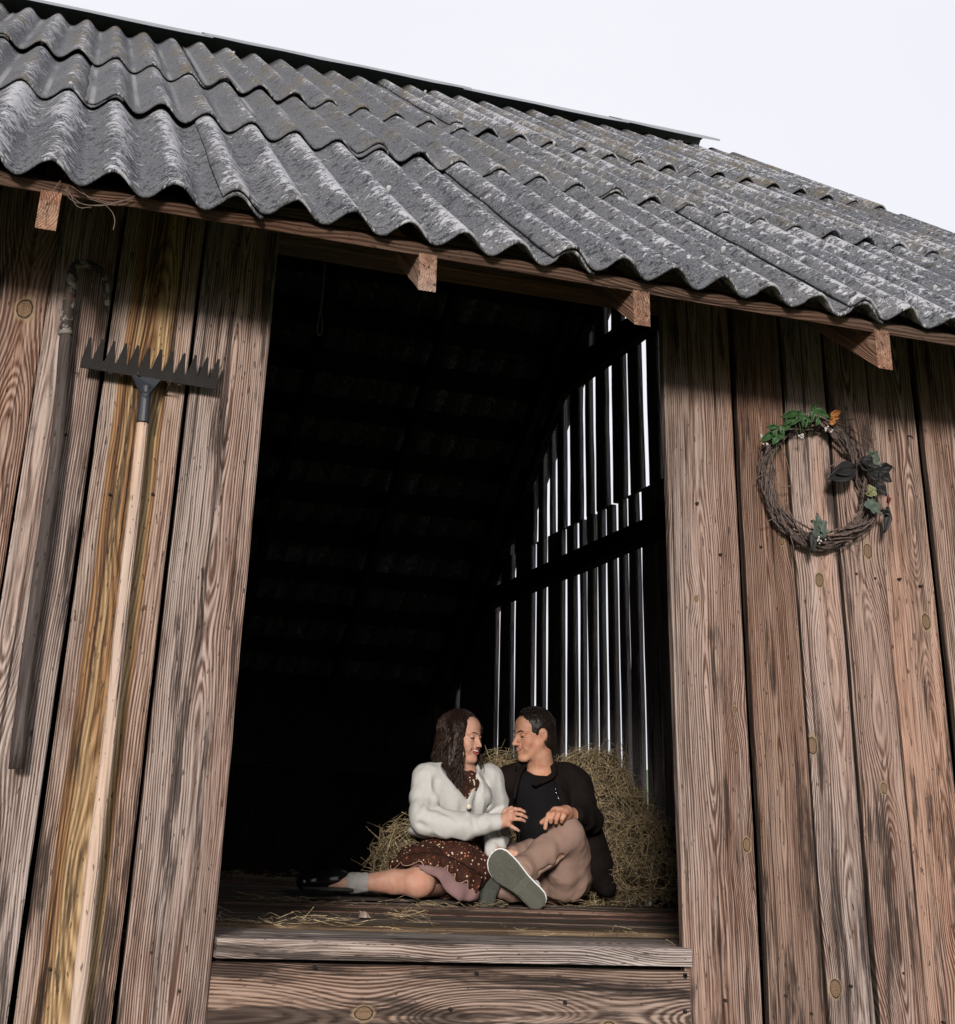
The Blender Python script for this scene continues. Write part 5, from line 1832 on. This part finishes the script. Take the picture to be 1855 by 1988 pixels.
# outline of the ring in crop units: right side a little flattened
ringp = [(300, 900), (330, 650), (470, 480), (640, 395), (860, 385), (1010, 450), (1180, 590), (1290, 730), (1340, 960), (1385, 1200), (1370, 1400), (1220, 1560), (960, 1665), (700, 1590), (480, 1400), (350, 1180)]
NR = len(ringp)
rw = random.Random(12)
for k in range(24):
    a0 = rw.uniform(0, NR)
    span = rw.uniform(0.55, 1.05) * NR
    ph, tw = rw.uniform(0, 6.28), rw.uniform(2.0, 4.5)
    rad = rw.uniform(20, 90)
    n = int(span * 6)
    pts = []
    for i in range(n):
        q = a0 + span * i / (n - 1)
        i0 = int(math.floor(q)); t = q - i0
        P4 = [np.array(ringp[(i0 + d) % NR], float) for d in (-1, 0, 1, 2)]
        c = 0.5 * ((2 * P4[1]) + (P4[2] - P4[0]) * t + (2 * P4[0] - 5 * P4[1] + 4 * P4[2] - P4[3]) * t * t + (3 * P4[1] - P4[0] - 3 * P4[2] + P4[3]) * t ** 3)
        d = c - np.array([840, 1040]); d /= np.linalg.norm(d)
        bottom = 1.25 if c[1] > 1300 else (0.8 if c[1] < 500 else 1.0)
        ang = ph + tw * q / NR * 6.28
        c = c + d * (math.cos(ang) * rad * bottom + rw.gauss(0, 5))
        y = -0.032 - 0.016 * math.sin(ang) * (rad / 75) + rw.gauss(0, .0008)
        pts.append(wpx(c[0], c[1], y))
    r0 = rw.uniform(0.0022, 0.0050)
    mb = MB(); mb.tube(pts, [r0 * (1 - 0.5 * i / n) * (1 + 0.18 * math.sin(i * 2.1) * math.sin(i * 0.9)) for i in range(n)], 7)
    o = mb.build('vine', VINE, wr); wood_props(o, 1.0 + k, (0.0, 0.04, 120), tint=[rw.uniform(0.75, 1.25)] * 3)
# loose twigs and stems
tw_ = MB()
for c in ([(335, 610, 40), (370, 800), (440, 1060), (620, 1480), (740, 1700)], [(455, 600), (540, 860), (590, 1180), (625, 1480)], [(180, 980), (250, 945), (300, 960)], [(245, 1450), (330, 1430), (400, 1390)],
          [(1050, 375), (1180, 420), (1370, 560), (1490, 680), (1540, 840)], [(1030, 370), (1150, 350), (1265, 328)], [(985, 850), (1080, 795), (1180, 800), (1240, 860)], [(1190, 1650), (1260, 1690), (1320, 1755)],
          [(560, 1600), (590, 1700), (598, 1770), (620, 1870)], [(440, 1060), (500, 1070), (580, 1050)], [(990, 1530), (1060, 1560)], [(1440, 460), (1470, 500), (1475, 560), (1430, 540)], [(1200, 520), (1225, 440), (1250, 470)],
          [(750, 420), (860, 390), (990, 345)]):
    tw_.tube([wpx(p[0], p[1], -0.045 + 0.004 * math.sin(i * 2)) for i, p in enumerate(curve([(q[0], q[1], 0) for q in c], 12))], 0.0014, 5)
tw_.build('twig', TWIG, wr)
gs = MB()
for c in ([(640, 280), (660, 400), (680, 500)], [(640, 290), (620, 420), (640, 500)], [(410, 560), (405, 700), (395, 950)], [(520, 420), (640, 290), (780, 235), (850, 155)], [(300, 430), (420, 410), (560, 395)], [(640, 290), (690, 440), (730, 500)]):
    gs.tube([wpx(p[0], p[1], -0.058) for p in curve([(q[0], q[1], 0) for q in c], 10)], 0.0012, 5)
gs.build('green_stem', STEMG, wr)


def leaf(a, tip, wd, mat, name='leaf', lobes=False, cup=0.012, y=-0.058, ydir=-0.01, curl=0.0):
    A, B = wpx(*a, y), wpx(*tip, y + ydir)
    ax = B - A; L = np.linalg.norm(ax); ax /= L
    sd = np.cross(ax, V3(0, -1, 0)); sd /= np.linalg.norm(sd)
    up = np.cross(sd, ax)
    if up[1] > 0: up = -up
    n = 15
    v, fc = [], []
    for i in range(n):
        t = i / (n - 1)
        if lobes: w = np.interp(t, [0, .08, .16, .26, .34, .46, .56, .66, .8, 1], [.25, .75, .95, .72, .66, 1.0, .86, .42, .30, .0])
        else: w = math.sin(math.pi * t ** 0.8) ** 0.8 if 0 < t < 1 else 0
        for j, q in enumerate((-1, -0.5, 0, 0.5, 1)):
            sp = 0.0
            if lobes and abs(q) == 1: sp = (-0.10 if t < 0.2 else (0.12 if 0.4 < t < 0.6 else 0)) * L
            v.append(A + ax * (t * L + sp) + sd * (q * w * wd / 2) + up * (cup * (abs(q) * 0.9 - t * t * 0.6) + curl * t * t * L + 0.003 * math.sin(t * 9 + q * 3)))
    fc = [(i * 5 + j, i * 5 + j + 1, i * 5 + j + 6, i * 5 + j + 5) for i in range(n - 1) for j in range(4)]
    o = mesh_obj(name, np.array(v), fc, mat, wr)
    md = o.modifiers.new('solidify', 'SOLIDIFY'); md.thickness = 0.0008
    return o


for a, b2, w in (((640, 280), (790, 375), .018), ((660, 270), (620, 380), .014), ((780, 230), (985, 320), .024), ((780, 225), (790, 370), .014), ((840, 320), (838, 405), .017), ((640, 265), (460, 310), .022),
                 ((560, 300), (490, 400), .018), ((600, 330), (560, 400), .018), ((770, 225), (850, 155), .008), ((430, 420), (470, 500), .022), ((345, 450), (395, 520), .026), ((390, 500), (370, 610), .024),
                 ((350, 490), (240, 575), .020), ((470, 480), (420, 560), .018), ((300, 430), (430, 420), .016), ((640, 300), (700, 420), .012), ((540, 400), (470, 460), .016), ((690, 300), (730, 430), .014)):
    leaf(a, b2, w, LEAF_G)
for a, b2, w in (((860, 1600), (850, 1350), .052), ((1460, 800), (1400, 660), .048), ((1440, 790), (1500, 910), .034), ((1380, 1230), (1540, 1370), .046), ((890, 1490), (925, 1620), .030)):
    leaf(a, b2, w, LEAF_IVY, lobes=True, y=-0.062)
for a, b2, w in (((1240, 880), (975, 980), .052), ((1240, 860), (1010, 900), .045), ((1300, 800), (1460, 880), .048), ((1400, 900), (1560, 960), .05), ((1500, 880), (1660, 850), .030), ((1500, 930), (1650, 1010), .036),
                 ((1460, 1040), (1600, 1160), .034), ((1330, 760), (1440, 850), .04), ((1590, 1290), (1580, 1560), .026), ((760, 1570), (800, 1770), .024), ((1420, 880), (1330, 760), .034), ((1520, 1330), (1650, 1380), .016)):
    leaf(a, b2, w, LEAF_D, cup=0.016, y=-0.064)
for a, b2, w in (((1430, 1160), (1405, 1040), .030), ((1430, 1150), (1370, 1140), .02), ((1430, 1150), (1480, 1095), .02)): leaf(a, b2, w, LEAF_Y, y=-0.07)
for a, b2, w in (((985, 390), (1010, 320), .022), ((990, 330), (1085, 330), .016), ((985, 300), (1100, 250), .018)): leaf(a, b2, w, PETAL, 'petal', y=-0.06, curl=0.2)
leaf((1600, 1170), (1620, 1260), .010, simple('red_berry_skin', (0.09, 0.02, 0.018), 0.4), 'dried_berry')
bm2 = MB()
for cx, cy, n, sp in ((690, 515, 10, 55), (955, 445, 7, 42), (305, 600, 6, 38), (240, 525, 4, 34), (865, 1635, 11, 48)):
    for i in range(n):
        p = wpx(cx + rw.gauss(0, sp * .55), cy + rw.gauss(0, sp * .42), -0.060 - rw.random() * 0.012)
        rr = rw.uniform(0.0022, 0.0034)
        for a in range(1):
            q = 6
            vs = [p + V3(0, 0, rr)] + [p + rr * V3(math.cos(t) * math.sin(h), math.sin(t) * math.sin(h), math.cos(h)) for h in (0.8, 1.57, 2.35) for t in np.linspace(0, 6.2832, q, endpoint=False)] + [p - V3(0, 0, rr)]
            fs = [(0, 1 + j, 1 + (j + 1) % q) for j in range(q)]
            for l in range(2): fs += [(1 + l * q + j, 1 + (l + 1) * q + j, 1 + (l + 1) * q + (j + 1) % q, 1 + l * q + (j + 1) % q) for j in range(q)]
            fs += [(1 + 3 * q, 1 + 2 * q + (j + 1) % q, 1 + 2 * q + j) for j in range(q)]
            bm2.add(vs, fs)
tag(bm2.build('berries', BERRY, wr), kind='stuff')
for cx, cy in ((1640, 470), (1848, 530)):
    p = wpx(cx, cy, -0.02)
    nb = MB(); nb.tube([(p[0] + 0.012, 0.002, p[2] + 0.012), (p[0], -0.03, p[2]), (p[0] - 0.006, -0.042, p[2] - 0.01)], 0.0026, 7); nb.build('nail', RUST, front)

# ------------------------------------------------------------------ small hanging things
lp = MB()
pts = [at(px, py, 1, 0.13) for px, py in ((631, 500), (629, 540), (624, 590), (619, 620), (616, 640), (619, 651), (625, 646), (626, 630), (624, 605), (628, 560), (631, 520))]
lp.tube(curve(pts, 60), 0.0020, 5)
STRING = simple('grey_twine', (0.10, 0.095, 0.095), 0.9, 0.2, 200.0)
o = lp.build('string_loop', STRING)
tag(o, 'thin grey string loop hanging from the lintel in the dark doorway', 'string')
gm = MB()
for c in ([(128, 365), (135, 385), (160, 396), (200, 399), (238, 390), (262, 380)], [(140, 362), (165, 378), (200, 390), (230, 398), (250, 394)], [(150, 360), (175, 385), (210, 396), (225, 399)], [(205, 398), (218, 412), (223, 428), (220, 446)],
          [(118, 350), (100, 375), (88, 400), (82, 425)], [(130, 362), (150, 400), (178, 402)], [(125, 368), (170, 398), (260, 386)]):
    gm.tube(curve([at(*q, 1, -0.47 + 0.01 * math.sin(k)) for k, q in enumerate(c)], 20), 0.0011, 5)
o = gm.build('dry_grass_wisps', TWIG)
tag(o, 'few dry grass wisps dangling under the eave at the upper left', 'grass wisps')

# ------------------------------------------------------------------ green outside, glimpsed through the slats
def leafy(n, c, r, seed, size):
    g = random.Random(seed)
    v, f = [], []
    for i in range(n):
        d = V3(g.gauss(0, 1), g.gauss(0, 1), g.gauss(0, 1)); d /= np.linalg.norm(d)
        q = g.random() ** 0.45
        q *= 1 + 0.25 * float(vnoise(d[0] * 2.5 + seed, d[1] * 2.5, d[2] * 2.5))
        p = c + d * q * r
        a = V3(g.gauss(0, 1), g.gauss(0, 1), g.gauss(0, 1)); a /= np.linalg.norm(a)
        b2 = np.cross(a, V3(g.gauss(0, 1), g.gauss(0, 1), g.gauss(0, 1))); b2 /= np.linalg.norm(b2)
        s = size * g.uniform(0.6, 1.3)
        k = len(v)
        v += [p - a * s, p + b2 * s * 0.5, p + a * s, p - b2 * s * 0.5]
        f.append((k, k + 1, k + 2, k + 3))
    return np.array(v), f


FOL = simple('bright_foliage', (0.075, 0.14, 0.03), 0.6, 0.4, 3.0)
BARK = simple('tree_bark', (0.09, 0.07, 0.055), 0.9, 0.3, 10.0)
for k, (x, y_, h, r, lab) in enumerate(((12.5, 17.0, 2.2, 1.5, 'leafy apple tree beyond the slatted wall, left of the others'), (9.5, 9.5, 1.7, 1.2, 'low round apple tree standing close outside the slatted wall'),
                                        (17.0, 14.0, 2.6, 1.9, 'taller apple tree far beyond the slatted wall, partly hidden'))):
    t_ = empty('apple_tree', None, (x, y_, GZ), lab, 'tree', group='apple trees beyond the slatted wall')
    tm_ = MB()
    tm_.tube([V3(x, y_, GZ), V3(x + .05, y_, GZ + h * .5), V3(x - .05, y_ + .1, GZ + h)], [0.13, 0.10, 0.07], 8)
    for q in range(6):
        an = q * 1.05
        tm_.tube([V3(x, y_, GZ + h * .8), V3(x + math.cos(an) * r * .5, y_ + math.sin(an) * r * .5, GZ + h + r * .4), V3(x + math.cos(an) * r * .8, y_ + math.sin(an) * r * .8, GZ + h + r * .7)], [0.05, 0.03, 0.012], 6)
    tm_.build('trunk', BARK, t_)
    v, fc = leafy(2600, V3(x, y_, GZ + h + r * .55), V3(r, r, r * .8), 30 + k, 0.13)
    mesh_obj('crown', v, fc, FOL, t_, smooth=False)
